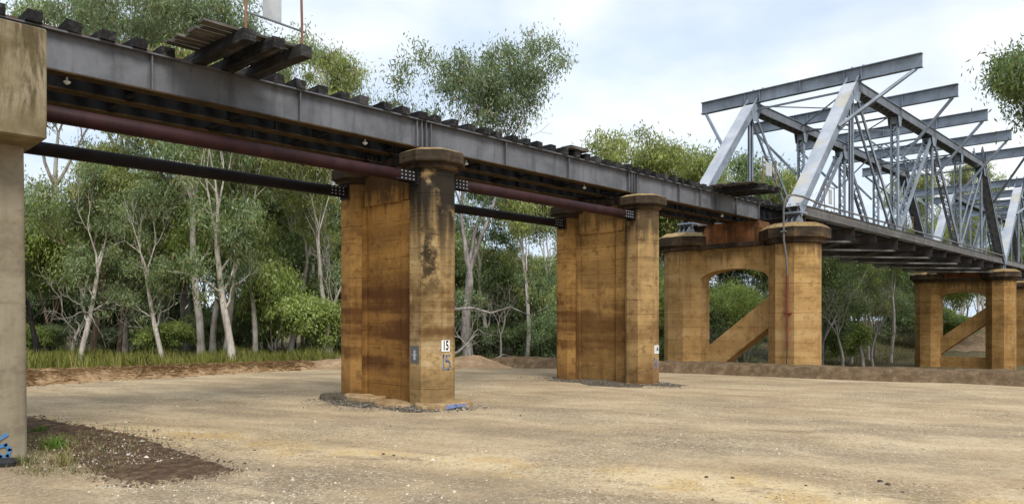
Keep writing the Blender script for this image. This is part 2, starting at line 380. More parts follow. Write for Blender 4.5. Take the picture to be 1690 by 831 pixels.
def m_endpost(t):
    v = t.coord('Object'); n1 = t.noise(v, 1.1, 5, 0.6, 0.3)
    c = t.ramp(n1, [(0.34, (0.33, 0.36, 0.41)), (0.5, (0.40, 0.43, 0.48)), (0.66, (0.48, 0.50, 0.54))])
    ye = t.math('MULTIPLY', t.rng(t.noise(t.mapping(v, (2, 5, 3)), 0.9, 4, 0.5), 0.55, 0.60), 0.45)
    c = t.mix(ye, c, (0.50, 0.43, 0.27))
    c = t.mix(t.math('MULTIPLY', t.rng(t.noise(v, 9, 5, 0.7), 0.6, 0.7), 0.35), c, (0.20, 0.21, 0.24))
    return t.bsdf(c, 0.5, t.bump(t.noise(v, 25, 3, 0.6), 0.08, 0.01), spec=0.35)
material('end_post_plate', m_endpost)
material('maroon_paint', steel((0.030, 0.010, 0.011), (0.013, 0.007, 0.008), 0.6, 0.5, 0.4, (0.055, 0.024, 0.025), spec=0.18))
material('black_paint', steel((0.014, 0.011, 0.012), (0.008, 0.007, 0.007), 0.65, 0.5, 0.3, (0.03, 0.018, 0.018), spec=0.15))
material('rail_rust', steel((0.10, 0.035, 0.024), (0.045, 0.02, 0.018), 0.75, 0.5, 0.4, (0.15, 0.07, 0.035)))
material('post_rust', steel((0.21, 0.10, 0.06), (0.30, 0.17, 0.08), 0.8, 0.6, 0.5, (0.09, 0.05, 0.04)))
material('galvanised', steel((0.40, 0.41, 0.42), (0.28, 0.29, 0.30), 0.45, 0.4, 0.2, (0.25, 0.2, 0.15), metal=0.2))
material('red_pipe', steel((0.20, 0.045, 0.035), (0.10, 0.03, 0.025), 0.6, 0.5, 0.3))
material('white_fitting', steel((0.72, 0.72, 0.70), (0.5, 0.48, 0.44), 0.45, 0.3, 0.15))
material('dark_rubber', steel((0.022, 0.022, 0.024), (0.012, 0.012, 0.012), 0.7, 0.4, 0.0))

def wood(a, b, c3, sc=(1.2, 14, 14)):
    def f(t):
        v = t.coord('Object')
        oi = t.n.new('ShaderNodeObjectInfo')
        cmb = t.n.new('ShaderNodeCombineXYZ'); t.put(cmb.inputs[0], t.math('MULTIPLY', oi.outputs['Random'], 37.0)); t.put(cmb.inputs[1], t.math('MULTIPLY', oi.outputs['Random'], 11.0))
        va = t.n.new('ShaderNodeVectorMath'); va.operation = 'ADD'; t.l.new(v, va.inputs[0]); t.l.new(cmb.outputs[0], va.inputs[1])
        v2 = va.outputs[0]
        g = t.noise(t.mapping(v2, scale=sc), 1.0, 6, 0.65, 0.6); n = t.noise(v2, 2.2, 4, 0.6)
        k = t.math('ADD', t.math('MULTIPLY', g, 0.6), t.math('MULTIPLY', n, 0.4))
        c = t.ramp(k, [(0.36, a), (0.52, b), (0.68, c3)])
        c = t.mix(t.math('MULTIPLY', t.rng(oi.outputs['Random'], 0.70, 1.0), 0.45), c, c3)
        return t.bsdf(c, 0.92, t.bump(g, 0.6, 0.02), spec=0.12)
    return f
material('sleeper_timber', wood((0.010, 0.010, 0.010), (0.024, 0.023, 0.023), (0.10, 0.095, 0.09), (14, 1.2, 14)))
material('plank_timber', wood((0.035, 0.032, 0.029), (0.085, 0.077, 0.069), (0.22, 0.20, 0.175)))

def m_leaf(t):
    a = t.n.new('ShaderNodeAttribute'); a.attribute_name = 'tint'
    oi = t.n.new('ShaderNodeObjectInfo')
    c = t.mix(t.math('MULTIPLY', oi.outputs['Random'], 0.22), a.outputs['Color'], (0.105, 0.12, 0.03))
    c = t.mix(1.0, c, (1.58, 1.48, 1.62), 'MULTIPLY')                       # the leaf's colour is shared between its two faces
    d = t.n.new('ShaderNodeBsdfDiffuse'); t.put(d.inputs[0], c)
    tr = t.n.new('ShaderNodeBsdfTranslucent'); t.put(tr.inputs[0], t.mix(1.0, c, (1.25, 1.3, 0.7), 'MULTIPLY'))
    g = t.n.new('ShaderNodeBsdfGlossy'); g.inputs[0].default_value = (0.8, 0.85, 0.9, 1); g.inputs['Roughness'].default_value = 0.42
    m1 = t.n.new('ShaderNodeMixShader'); m1.inputs[0].default_value = 0.42; t.l.new(d.outputs[0], m1.inputs[1]); t.l.new(tr.outputs[0], m1.inputs[2])
    m2 = t.n.new('ShaderNodeMixShader'); m2.inputs[0].default_value = 0.03; t.l.new(m1.outputs[0], m2.inputs[1]); t.l.new(g.outputs[0], m2.inputs[2])
    return m2.outputs[0]
material('leaf', m_leaf)
def m_blade(t):
    a = t.n.new('ShaderNodeAttribute'); a.attribute_name = 'tint'
    d = t.n.new('ShaderNodeBsdfDiffuse'); t.put(d.inputs[0], a.outputs['Color'])
    tr = t.n.new('ShaderNodeBsdfTranslucent'); t.put(tr.inputs[0], a.outputs['Color'])
    m1 = t.n.new('ShaderNodeMixShader'); m1.inputs[0].default_value = 0.35; t.l.new(d.outputs[0], m1.inputs[1]); t.l.new(tr.outputs[0], m1.inputs[2])
    return m1.outputs[0]
material('grass_blade', m_blade)
def m_pebble(t):
    a = t.n.new('ShaderNodeAttribute'); a.attribute_name = 'tint'
    return t.bsdf(a.outputs['Color'], 0.9, spec=0.2)
material('pebble', m_pebble)
def bark(c0, c1, c2):
    def f(t):
        v = t.coord('Object')
        g = t.noise(t.mapping(v, scale=(5, 5, 0.7)), 1.0, 6, 0.65, 0.6); n = t.noise(v, 1.4, 5, 0.6)
        k = t.math('ADD', t.math('MULTIPLY', g, 0.55), t.math('MULTIPLY', n, 0.45))
        return t.bsdf(t.ramp(k, [(0.36, c0), (0.50, c1), (0.62, c2)]), 0.9, t.bump(g, 0.7, 0.04), spec=0.12)
    return f
material('bark_white', bark((0.22, 0.175, 0.135), (0.46, 0.42, 0.37), (0.66, 0.62, 0.57)))
material('bark_grey', bark((0.09, 0.075, 0.068), (0.20, 0.18, 0.165), (0.38, 0.355, 0.335)))
material('bark_brown', bark((0.05, 0.032, 0.022), (0.13, 0.09, 0.062), (0.26, 0.20, 0.15)))
material('bark_black', bark((0.010, 0.009, 0.008), (0.02, 0.018, 0.016), (0.05, 0.045, 0.04)))
material('bark_dead', bark((0.14, 0.12, 0.10), (0.27, 0.245, 0.215), (0.42, 0.39, 0.35)))

def paint(col, rough=0.6, worn=0.35, under=(0.4, 0.3, 0.15)):
    def f(t):
        v = t.coord('Object'); n = t.noise(v, 34, 4, 0.7)
        return t.bsdf(t.mix(t.math('MULTIPLY', t.rng(n, 0.50, 0.62), worn), col, under), rough, spec=0.3)
    return f
material('sign_white', paint((0.80, 0.80, 0.78), 0.45, 0.08, (0.5, 0.46, 0.4)))
material('sign_black', paint((0.012, 0.012, 0.013), 0.5, 0.0))
material('spray_blue', paint((0.075, 0.13, 0.30), 0.7, 0.75))
material('spray_blue_bright', paint((0.045, 0.19, 0.42), 0.7, 0.75, (0.25, 0.21, 0.15)))
material('plate_grey', paint((0.10, 0.105, 0.11), 0.55, 0.6, (0.26, 0.2, 0.13)))
material('plate_pale', paint((0.42, 0.46, 0.52), 0.55, 0.3, (0.2, 0.17, 0.12)))

# ------------------------------------------------------------------ ground and earthworks
from mathutils import noise as mn
def sstep(a, b, x):
    k = min(1.0, max(0.0, (x - a) / (b - a))); return k * k * (3 - 2 * k)
BANK = [(-60, 62.0), (-30, 46.0), (-12, 36.5), (-5, 32.0), (0, 29.8), (4.76, 28.2), (10, 26.9), (16.5, 25.5), (21.3, 24.2), (27, 22.6)]
def bank_x(y):
    if y <= BANK[0][0]: return BANK[0][1]
    for (a, xa), (b, xb) in zip(BANK, BANK[1:]):
        if y <= b: return xa + (xb - xa) * (y - a) / (b - a)
    return BANK[-1][1]
def gh(x, y):
    """height of the terrain: a level clearing that falls to the river flat beyond the earth bank"""
    n = 0.03 * mn.noise(Vector((x * 0.4, y * 0.4, 0))) + 0.012 * mn.noise(Vector((x * 1.7, y * 1.7, 3)))
    d = x - bank_x(y)
    drop = sstep(1.2, 9.0, d) * (1 - sstep(23, 34, y))
    far = sstep(70, 110, x) * 1.2
    d2 = x * 0.716 + y * 0.698
    roll = 0.35 * sstep(36, 60, d2) * mn.noise(Vector((x * 0.08, y * 0.08, 5)))
    return n - 1.9 * drop + far + roll
def axis(lo, hi, fine, step):
    a = list(np.arange(lo, hi + 1e-6, fine)); s = step
    l, r = [], []
    p = lo
    while p > -1600: p -= s; l.append(p); s *= 1.35
    s = step; p = hi
    while p < 1600: p += s; r.append(p); s *= 1.35
    return sorted(l) + a + r
gx = axis(-8, 60, 0.6, 1.0); gy = axis(-12, 60, 0.6, 1.0)
mb = MB()
W = len(gx)
mb.v = [(x, y, gh(x, y)) for y in gy for x in gx]
mb.f = [(j * W + i, j * W + i + 1, (j + 1) * W + i + 1, (j + 1) * W + i) for j in range(len(gy) - 1) for i in range(W - 1)]
tag(mb.build('ground', 'ground_gravel', smooth=True), kind='structure')

def ground_px(px, py): return fan(px, CAM_H * 1221.0 / (py - 528.0))

# low earth bank across the far edge of the clearing
mb = MB(); rows = []
ys = np.arange(-45, 26.9, 0.3)
PR = [(-0.12, -0.03), (0.0, 0.03), (0.10, 0.22), (0.22, 0.38), (0.42, 0.45), (0.8, 0.47), (1.3, 0.44), (1.9, 0.2), (2.8, -0.25)]
for y in ys:
    x0 = bank_x(y); hs = 0.95 + 0.22 * mn.noise(Vector((y * 0.45, 1, 0))); fade = sstep(26.8, 23.5, y)
    row = []
    for k, (dx, dz) in enumerate(PR):
        j = 0.09 * mn.noise(Vector((y * 1.6, k * 0.9, 2))) + 0.06 * mn.noise(Vector((y * 4.1, k * 1.9, 7)))
        row.append((x0 + dx + j, y, max(-0.6, dz * hs * fade + (0.06 * mn.noise(Vector((y * 2.3, k * 2.0, 9))) if 1 < k < 7 else 0)) + (gh(x0, y) if dz < 0.05 else 0)))
    rows.append(row)
n = len(PR); mb.v = [p for r in rows for p in r]
mb.f = [(i * n + k, i * n + k + 1, (i + 1) * n + k + 1, (i + 1) * n + k) for i in range(len(rows) - 1) for k in range(n - 1)]
tag(mb.build('earth_bank', 'bank_soil', smooth=True), kind='structure')

def mound(name, c, rx, ry, h, mat, rot=0.0, seed=0, z0=None, rag=0.22):
    mb = MB(); N, M = 40, 10; vs = []; base = gh(c[0], c[1]) if z0 is None else z0
    for i in range(M + 1):
        r = i / M
        for k in range(N):
            a = 2 * math.pi * k / N
            rr = r * (1 + rag * mn.noise(Vector((math.cos(a) * 1.5, math.sin(a) * 1.5, seed))) + 0.5 * rag * mn.noise(Vector((math.cos(a) * 5, math.sin(a) * 5, seed))))
            x = rx * rr * math.cos(a); y = ry * rr * math.sin(a)
            X = c[0] + x * math.cos(rot) - y * math.sin(rot); Y = c[1] + x * math.sin(rot) + y * math.cos(rot)
            z = base + h * (1 - sstep(0, 1, r)) * (1 + 0.45 * mn.noise(Vector((X * 1.1, Y * 1.1, seed + 3)))) + 0.1 * h * mn.noise(Vector((X * 4, Y * 4, seed))) - (0.04 if i == M else 0)
            vs.append((X, Y, z))
    fs = [(i * N + k, i * N + (k + 1) % N, (i + 1) * N + (k + 1) % N, (i + 1) * N + k) for i in range(M) for k in range(N)]
    mb.add(vs, fs); return tag(mb.build(name, mat, smooth=True), kind='structure')
mound('earth_mound', fan(770, 33.5), 2.6, 1.6, 0.55, 'mound_soil', R(-40), 1)
mound('earth_mound', fan(545, 33.0), 2.4, 1.2, 0.42, 'mound_soil', R(-40), 5)
mound('river_bank', fan(1600, 92), 22, 9, 2.6, 'mound_soil', R(15), 8, -1.6)
mound('gravel_apron', (11.35, 15.35), 1.35, 2.75, 0.09, 'wet_gravel', 0, 11, 0.0, 0.6)
mound('gravel_apron', (20.5, 15.4), 1.45, 2.9, 0.07, 'wet_gravel', 0, 14, 0.0, 0.6)

# dark soil patch beside the nearest pier
poly = [ground_px(*p) for p in ((35, 688), (60, 688), (110, 697), (165, 706), (230, 720), (265, 733), (300, 745), (345, 760), (388, 774), (350, 784), (300, 789), (250, 797), (205, 794), (165, 782), (130, 768), (100, 755), (70, 745), (35, 735), (15, 712))]
cen = sum(poly, Vector()) / len(poly); mb = MB(); dense = []
for i, p in enumerate(poly):
    q = poly[(i + 1) % len(poly)]
    for k in range(16): dense.append(p.lerp(q, k / 16))
N = len(dense); M = 14
for j in range(M + 1):
    r = j / M
    for k, p in enumerate(dense):
        w = cen.lerp(p, r * (1 + (0.09 * mn.noise(p * 2.5) + 0.07 * mn.noise(p * 9) + 0.03 * mn.noise(p * 27)) * r))
        z = gh(w.x, w.y) + 0.012 + (0.016 * (1 - r ** 6) + 0.03 * mn.noise(w * 3.0) * (1 - r) + 0.020 * mn.noise(w * 11)) - (0.03 if j == M else 0)
        mb.v.append((w.x, w.y, z))
mb.f = [(j * N + k, j * N + (k + 1) % N, (j + 1) * N + (k + 1) % N, (j + 1) * N + k) for j in range(M) for k in range(N)]
tag(mb.build('soil_patch', 'dark_soil', smooth=True), kind='structure')

# windrow of raked straw and bark along the left edge of the clearing
wp = [fan(-160, 21.5), fan(20, 24.5), fan(160, 26.3), fan(290, 28.4), fan(400, 30.4), fan(505, 32.6)]
def along(pts, n):
    out = []
    L = [0]
    for a, b in zip(pts, pts[1:]): L.append(L[-1] + (b - a).length)
    for i in range(n + 1):
        s = L[-1] * i / n
        for k in range(len(pts) - 1):
            if s <= L[k + 1] + 1e-6:
                out.append(pts[k].lerp(pts[k + 1], (s - L[k]) / (L[k + 1] - L[k]))); break
    return out
cl = along(wp, 90); mb = MB(); n = 9
for i, p in enumerate(cl):
    a = (cl[min(i + 1, 90)] - cl[max(i - 1, 0)]).normalized(); sd_ = Vector((-a.y, a.x, 0))
    w = (1.5 - 0.7 * i / 90) * (1 + 0.25 * mn.noise(Vector((i * 0.17, 0, 0)))); h = (0.42 - 0.16 * i / 90) * (1 + 0.5 * mn.noise(Vector((i * 0.21, 4, 0))))
    for k in range(n):
        u = -1 + 2 * k / (n - 1); q = p + sd_ * (u * w)
        mb.v.append((q.x, q.y, max(-0.04, h * (1 - u * u) + 0.10 * mn.noise(q * 2.6) * (1 - u * u) - 0.02)))
mb.f = [(i * n + k, i * n + k + 1, (i + 1) * n + k + 1, (i + 1) * n + k) for i in range(90) for k in range(n - 1)]
straw_bed = tag(mb.build('straw_windrow', 'straw_bed', smooth=True), 'windrow of raked brown straw and bark along the left clearing edge', 'straw', kind='stuff')

# ------------------------------------------------------------------ piers
BC = 15.54                              # centre line of the bridge (Y)
YN, YF = 14.05, 17.04                   # near and far columns of the wall piers
GN, GM, GF = 14.48, 15.54, 16.60        # near, middle and far plate girders
GB, GT = 6.34, 7.06                     # girder underside and top
def octo(cx, cy, r, z):
    q = r / math.cos(R(22.5))
    return [(cx + q * math.cos(R(22.5 + 45 * k)), cy + q * math.sin(R(22.5 + 45 * k)), z) for k in range(8)]
def lift_levels(z0, z1, lift):
    out = [(z0, 0)]; z = z0 + lift
    while z < z1 - 0.1:
        out += [(z - 0.010, 0), (z - 0.004, 0.006), (z + 0.004, 0.006), (z + 0.010, 0)]; z += lift * (0.8 + 0.4 * abs(math.sin(z * 7.3)))
    return out + [(z1, 0)]
def column(name, cx, cy, r, z0, z1, lift, mat, parent):
    mb = MB(); mb.rings([octo(cx, cy, r - g, z) for z, g in lift_levels(z0, z1, lift)]); return mb.build(name, mat, parent)
def cap(cx, cy, r, z0, z1, ztop, parent, spread=1.45):
    """octagonal capital: a small moulding, a thick lip and a weathered sloping top"""
    mb = MB(); h = z1 - z0
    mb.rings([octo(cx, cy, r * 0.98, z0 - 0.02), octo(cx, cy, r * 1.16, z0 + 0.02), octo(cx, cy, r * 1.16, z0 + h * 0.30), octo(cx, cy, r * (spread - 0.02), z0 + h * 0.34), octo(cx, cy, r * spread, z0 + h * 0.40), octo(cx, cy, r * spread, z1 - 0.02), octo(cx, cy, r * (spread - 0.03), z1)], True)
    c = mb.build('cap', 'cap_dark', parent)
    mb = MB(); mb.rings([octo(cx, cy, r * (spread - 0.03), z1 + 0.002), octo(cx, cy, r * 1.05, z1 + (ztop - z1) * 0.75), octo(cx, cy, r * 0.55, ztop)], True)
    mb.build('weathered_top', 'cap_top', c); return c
def grooved_box(x0, x1, y0, y1, z0, z1, lift, mat, name, parent):
    mb = MB(); mb.rings([[(x0 + g, y0, z), (x1 - g, y0, z), (x1 - g, y1, z), (x0 + g, y1, z)] for z, g in lift_levels(z0, z1, lift)])
    return mb.build(name, mat, parent)

def wall_pier(cx, cm, fm, wm, label):
    p = empty('wall_pier', (cx, BC, 0)); yn, yf = YN - BC, YF - BC
    a = column('column', 0, yn, 0.53, -0.4, 5.8, 0.46, cm, p); cap(0, yn, 0.53, 5.72, 6.12, 6.23, a)
    b = column('column', 0, yf, 0.53, -0.4, 5.8, 0.46, fm, p); cap(0, yf, 0.53, 5.72, 6.12, 6.23, b)
    grooved_box(-0.26, 0.26, yn + 0.2, yf - 0.2, -0.4, 5.95, 0.46, wm, 'web_wall', p)
    mb = MB(); mb.box(-0.30, 0.30, yn + 0.56, yf - 0.56, 5.10, 5.953); mb.build('wall_head', wm, p)
    mb = MB(); mb.box(-0.33, -0.262, yn + 0.44, yn + 0.80, -0.4, 5.06); mb.build('pilaster', wm, p)
    mb = MB(); mb.box(-0.33, -0.262, yf - 0.62, yf - 0.47, -0.4, 5.06); mb.build('pilaster', wm, p)
    for gy_ in (GN, GM, GF):
        mb = MB()
        mb.box(-0.27, 0.27, gy_ - BC - 0.20, gy_ - BC + 0.20, 5.955, 6.22); mb.build('bearing_block', 'cap_dark', p)
        mb = MB(); mb.box(-0.20, 0.20, gy_ - BC - 0.15, gy_ - BC + 0.15, 6.222, GB - 0.005); mb.build('bearing', 'girder_shaded', p)
    return tag(p, label, 'bridge pier', 'twin column concrete piers under the girders')
P15 = wall_pier(11.62, 'pier_near_column', 'pier_far_column', 'pier_web', 'stained ochre concrete pier with plate 15, in front on broken footing')
P14 = wall_pier(20.57, 'pier_mid_column', 'pier_far_column', 'pier_mid_web', 'ochre concrete pier with plate 14 standing between pier 15 and arched pier')

# broken footing of pier 15
rg = random.Random(3)
def slab(c, rx, ry, z0, z1, rot, parent, mat, seed):
    mb = MB(); N = 12; r0 = random.Random(seed); rr = [0.8 + 0.3 * r0.random() for _ in range(N)]
    def ring(s, z): return [(c[0] + s * rr[k] * rx * math.cos(2 * math.pi * k / N + 0.2) * math.cos(rot) - s * rr[k] * ry * math.sin(2 * math.pi * k / N + 0.2) * math.sin(rot),
                             c[1] + s * rr[k] * rx * math.cos(2 * math.pi * k / N + 0.2) * math.sin(rot) + s * rr[k] * ry * math.sin(2 * math.pi * k / N + 0.2) * math.cos(rot),
                             z + 0.02 * r0.uniform(-1, 1)) for k in range(N)]
    mb.rings([ring(1.05, z0), ring(1.0, z1 - 0.02), ring(0.93, z1)]); return mb.build('footing_slab', mat, parent)
slab((0.05, YN - BC - 0.30), 0.80, 0.62, -0.1, 0.125, 0.1, P15, 'rubble_stone', 1)
slab((-0.62, YN - BC + 0.75), 0.40, 0.75, -0.1, 0.10, -0.2, P15, 'rubble_stone', 2)
slab((-0.60, 0.55), 0.36, 0.85, -0.1, 0.16, 0.1, P15, 'rubble_stone', 4)
slab((-0.72, YF - BC - 0.1), 0.45, 0.70, -0.1, 0.12, 0.1, P15, 'wet_gravel', 5)

# nearest pier: later grey concrete with a deep headstock
P16 = empty('headstock_pier', (2.62, BC, 0))
mb = MB()
def rrect(x0, x1, y0, y1, r, z, n=5):
    out = []
    for cx, cy, a0 in ((x1 - r, y1 - r, 0), (x0 + r, y1 - r, 90), (x0 + r, y0 + r, 180), (x1 - r, y0 + r, 270)):
        for k in range(n + 1):
            a = R(a0 + 90 * k / n); out.append((cx + r * math.cos(a), cy + r * math.sin(a), z))
    return out
mb.rings([rrect(-0.60, 0.29, -2.52, 2.52, 0.10, -0.5), rrect(-0.56, 0.25, -2.46, 2.46, 0.10, 4.72)])
mb.build('column', 'grey_concrete', P16)
mb = MB(); mb.box(-0.95, 0.35, -3.24, 3.24, 4.715, 6.31)
mb.build('headstock', 'headstock_concrete', P16, bevel=0.02)
for gy_ in (GN, GM, GF):
    mb = MB(); mb.box(-0.3, 0.3, gy_ - BC - 0.2, gy_ - BC + 0.2, 6.312, GB - 0.004); mb.build('bearing', 'girder_shaded', P16)
tag(P16, 'plain grey concrete pier with deep headstock at the left picture edge', 'bridge pier')

# tall portal piers carrying the trusses
YT_N, YT_F = 13.0, 18.08
def portal_pier(X, mat, label, bottom_beam, zb):
    p = empty('arched_pier', (X, BC, 0)); yn, yf = YT_N - BC, YT_F - BC; r = 0.95
    a = column('column', 0, yn, r, zb, 5.3, 0.6, mat, p); cap(0, yn, r, 5.22, 5.84, 6.10, a, 1.36)
    b = column('column', 0, yf, r, zb, 5.3, 0.6, mat, p); cap(0, yf, r, 5.22, 5.84, 6.10, b, 1.36)
    # cross wall with a segmental arch
    mb = MB(); y0, y1 = yn + 0.8, yf - 0.8; x0, x1 = -0.42, 0.46; N = 16; lo = []
    for k in range(N + 1):
        u = k / N; y = y0 + (y1 - y0) * u
        lo.append((y, 3.72 + 0.62 * math.sqrt(max(0.0, 1 - (2 * u - 1) ** 2)) ** 0.9))
    vs = []
    for y, z in lo: vs += [(x0, y, z), (x1, y, z), (x1, y, 5.25), (x0, y, 5.25)]
    fs = []
    for k in range(N):
        o = k * 4
        for s in range(4): fs.append((o + s, o + (s + 1) % 4, o + 4 + (s + 1) % 4, o + 4 + s))
    mb.add(vs, fs); mb.build('arch_wall', mat, p)
    # diagonal strut: high at the near column, low at the far one
    mb = MB(); xa, xb = -0.36, 0.40
    prof = [(yn + 0.75, 3.25), (yn + 0.75, 1.95), (yf - 0.7, -0.85), (yf - 0.7, 0.5)]
    mb.add([(xa, y, z) for y, z in prof] + [(xb, y, z) for y, z in prof], [(0, 1, 2, 3), (7, 6, 5, 4), (0, 4, 5, 1), (1, 5, 6, 2), (2, 6, 7, 3), (3, 7, 4, 0)])
    mb.build('diagonal_strut', mat, p, bevel=0.02)
    if bottom_beam:
        mb = MB(); mb.box(-0.40, 0.43, yn + 0.8, yf - 0.8, -1.9, -0.85); mb.build('ground_beam', mat, p)
    # cornice and the rusty seat block the girders end on
    mb = MB(); mb.box(-0.62, 0.62, yn + 1.05, yf - 1.05, 5.252, 5.45); mb.build('cornice', 'cap_dark', p)
    mb = MB(); prof = [(yn + 0.95, 5.453), (yf - 0.95, 5.453), (yf - 1.0, 5.75), (yf - 1.35, 6.325), (yn + 1.35, 6.325), (yn + 1.0, 5.75)]; n = len(prof)
    mb.add([(-0.52, y, z) for y, z in prof] + [(0.52, y, z) for y, z in prof], [tuple(range(n)), tuple(range(2 * n - 1, n - 1, -1))] + [(k, n + k, n + (k + 1) % n, (k + 1) % n) for k in range(n)])
    mb.build('seat_block', 'rust_block', p)
    return tag(p, label, 'bridge pier', 'arched concrete piers under the trusses')
portal_pier(30.1, 'pier_portal', 'large ochre pier with arch and diagonal strut under the truss end', False, -2.3)
portal_pier(68.1, 'pier_portal_far', 'farther brown arched pier with ground beam, beyond the first truss span', True, -2.8)
P11 = empty('column_pier', (77.6, 13.1, 0)); column('column', 0, 0, 0.95, -2.8, 4.9, 0.6, 'pier_portal_far', P11)
cap(0, 0, 0.95, 4.82, 5.35, 5.55, P11, 1.3); tag(P11, 'brown octagonal pier column cut off by the right picture edge', 'bridge pier')

# ------------------------------------------------------------------ plate girder spans
def girder_span(X0, X1, label, stiff, fittings):
    s = empty('girder_span', (X0, BC, GB)); L = X1 - X0; H = GT - GB
    for gy_ in (GN - BC, GM - BC, GF - BC):
        g = empty('plate_girder', (0, gy_, 0)); g.parent = s
        mb = MB(); mb.box(0.012, L - 0.012, -0.012, 0.012, 0.03, H - 0.03); mb.build('web_plate', 'girder_steel' if gy_ < -0.5 else 'girder_shaded', g)
        mb = MB(); mb.box(0.008, L - 0.008, -0.14, 0.14, 0.0, 0.03); mb.build('bottom_flange', 'girder_flange', g)
        mb = MB(); mb.box(0.010, L - 0.010, -0.14, 0.14, H - 0.03, H); mb.build('top_flange', 'girder_steel', g)
        for x in stiff:
            mb = MB(); mb.box(x - 0.012, x + 0.012, -0.11, -0.0125, 0.032, H - 0.032); mb.box(x - 0.012, x + 0.012, 0.0125, 0.11, 0.032, H - 0.032)
            mb.build('stiffener', 'girder_steel' if gy_ < -0.5 else 'girder_shaded', g)
    k = 5; yc0, yc1 = GN - BC + 0.02, GF - BC - 0.02
    for i in range(k):
        x = 0.35 + (L - 0.7) * i / (k - 1); mb = MB()
        mb.beam((x, yc0, 0.10), (x, yc1, H - 0.10), 0.06, 0.06); mb.beam((x + 0.065, yc0, H - 0.10), (x + 0.065, yc1, 0.10), 0.06, 0.06); mb.beam((x + 0.03, yc0, 0.08), (x + 0.03, yc1, 0.08), 0.08, 0.06)
        mb.build('cross_frame', 'girder_shaded', s)
    for x, yy in fittings:
        mb = MB(); mb.tube([(x, yy, -0.002), (x, yy, -0.07)], 0.018, 6); mb.rings([octo(x, yy, 0.018, -0.05), octo(x, yy, 0.058, -0.075), octo(x, yy, 0.05, -0.10), octo(x, yy, 0.02, -0.125)])
        mb.build('hanger_bolt', 'white_fitting', s)
    return tag(s, label, 'bridge span', 'plate girder spans')
girder_span(-6.4, 2.615, 'steel girder span running out of the picture on the left', [0.1, 2.2, 4.4, 6.6, 8.9], [])
girder_span(2.625, 11.615, 'nearest grey steel girder span from grey pier to pier 15', [0.12, 2.55, 5.6, 8.78, 8.93], [(1.2, -0.95), (7.4, -0.95)])
girder_span(11.625, 20.565, 'middle grey steel girder span between pier 15 and pier 14', [0.06, 0.22, 2.9, 5.6, 8.72, 8.87], [(1.6, -0.95), (6.6, -0.95)])
girder_span(20.575, 29.9, 'farthest steel girder span between pier 14 and the arched pier', [0.06, 0.22, 2.9, 4.4, 5.6, 7.2, 9.2], [(6.4, -0.95)])

# ------------------------------------------------------------------ pipe struts between the piers
def strut(X0, X1, Y, mat, label, r=0.14, ends=(True, True)):
    s = empty('pipe_strut', (X0, Y, 5.52)); L = X1 - X0
    mb = MB(); a0 = 0.46 if ends[0] else -0.15
    mb.tube([(a0, 0, 0), (a0 + 0.04, 0, 0), (L - 0.50, 0, 0), (L - 0.46, 0, 0)], [r * 0.8, r, r, r * 0.8], 20); mb.build('pipe', mat, s, smooth='edges')
    for x, sg in ((0.03, 1), (L - 0.03, -1)):
        if sg > 0 and not ends[0]: continue
        e = MB()
        for a in (-0.10, 0.10): e.box(min(x, x + sg * 0.60), max(x, x + sg * 0.60), a - 0.012, a + 0.012, -0.125, 0.125)
        e.box(x - 0.02, x + 0.02, -0.17, 0.17, -0.19, 0.19); e.box(min(x, x + sg * 0.5), max(x, x + sg * 0.5), -0.086, 0.086, -0.012, 0.012)
        br = e.build('end_bracket', 'black_paint', s)
        for zz in (-0.085, 0.0, 0.085):
            for q in range(4):
                m = MB(); xx = x + sg * (0.10 + 0.115 * q); m.tube([(xx, -0.1125, zz), (xx, -0.134, zz)], 0.016, 6); m.build('bolt', 'galvanised', br)
    return tag(s, label, 'pipe', 'pipe struts between the piers')
strut(2.95, 11.07, YN, 'maroon_paint', 'maroon pipe strut from grey headstock to near column of pier 15', ends=(False, True))
strut(12.17, 20.02, YN, 'maroon_paint', 'maroon pipe strut between near columns of piers 15 and 14')
strut(2.95, 11.07, YF, 'black_paint', 'black pipe strut from grey pier to far column of pier 15', ends=(False, True))
strut(12.17, 20.02, YF, 'black_paint', 'black pipe strut between far columns of piers 15 and 14')

# ------------------------------------------------------------------ railway track
rt = random.Random(21)
track = empty('railway_track', (0, BC, GT))
SL = [3.30 + 0.547 * k for k in range(-17, 122)]
REFUGE = tuple(3.30 + 0.547 * k for k in (5, 6, 7))
REFUGE2 = tuple(3.30 + 0.547 * k for k in (42, 43, 44))
sl_meshes = []
for q in range(6):
    mb = MB(); w = 0.115 + 0.01 * rt.random(); h = 0.17 + 0.03 * rt.random(); l0, l1 = 1.17 + 0.10 * rt.random(), 1.17 + 0.1 * rt.random(); vs = []
    for yy in (-l0, -l0 * 0.5, 0, l1 * 0.5, l1):
        e = 0.012 if abs(yy) < 1.0 else 0.02
        vs.append([(-w + rt.uniform(-e, e), yy + rt.uniform(-e, e), 0.0), (w + rt.uniform(-e, e), yy + rt.uniform(-e, e), 0.0), (w + rt.uniform(-e, e), yy + rt.uniform(-e, e), h + rt.uniform(-e, e)), (-w + rt.uniform(-e, e), yy + rt.uniform(-e, e), h + rt.uniform(-e, e))])
    mb.rings(vs); sl_meshes.append(mb.mesh('sleeper', 'sleeper_timber'))
for x in SL:
    if min(abs(x - r) for r in REFUGE + REFUGE2) < 0.1: continue
    child('sleeper', sl_meshes[rt.randrange(6)], track, (x + rt.uniform(-0.03, 0.03), rt.uniform(-0.04, 0.03), 0.002), (0, rt.uniform(-0.03, 0.03), rt.uniform(-0.035, 0.035)), (1, 1, rt.uniform(0.9, 1.08)))
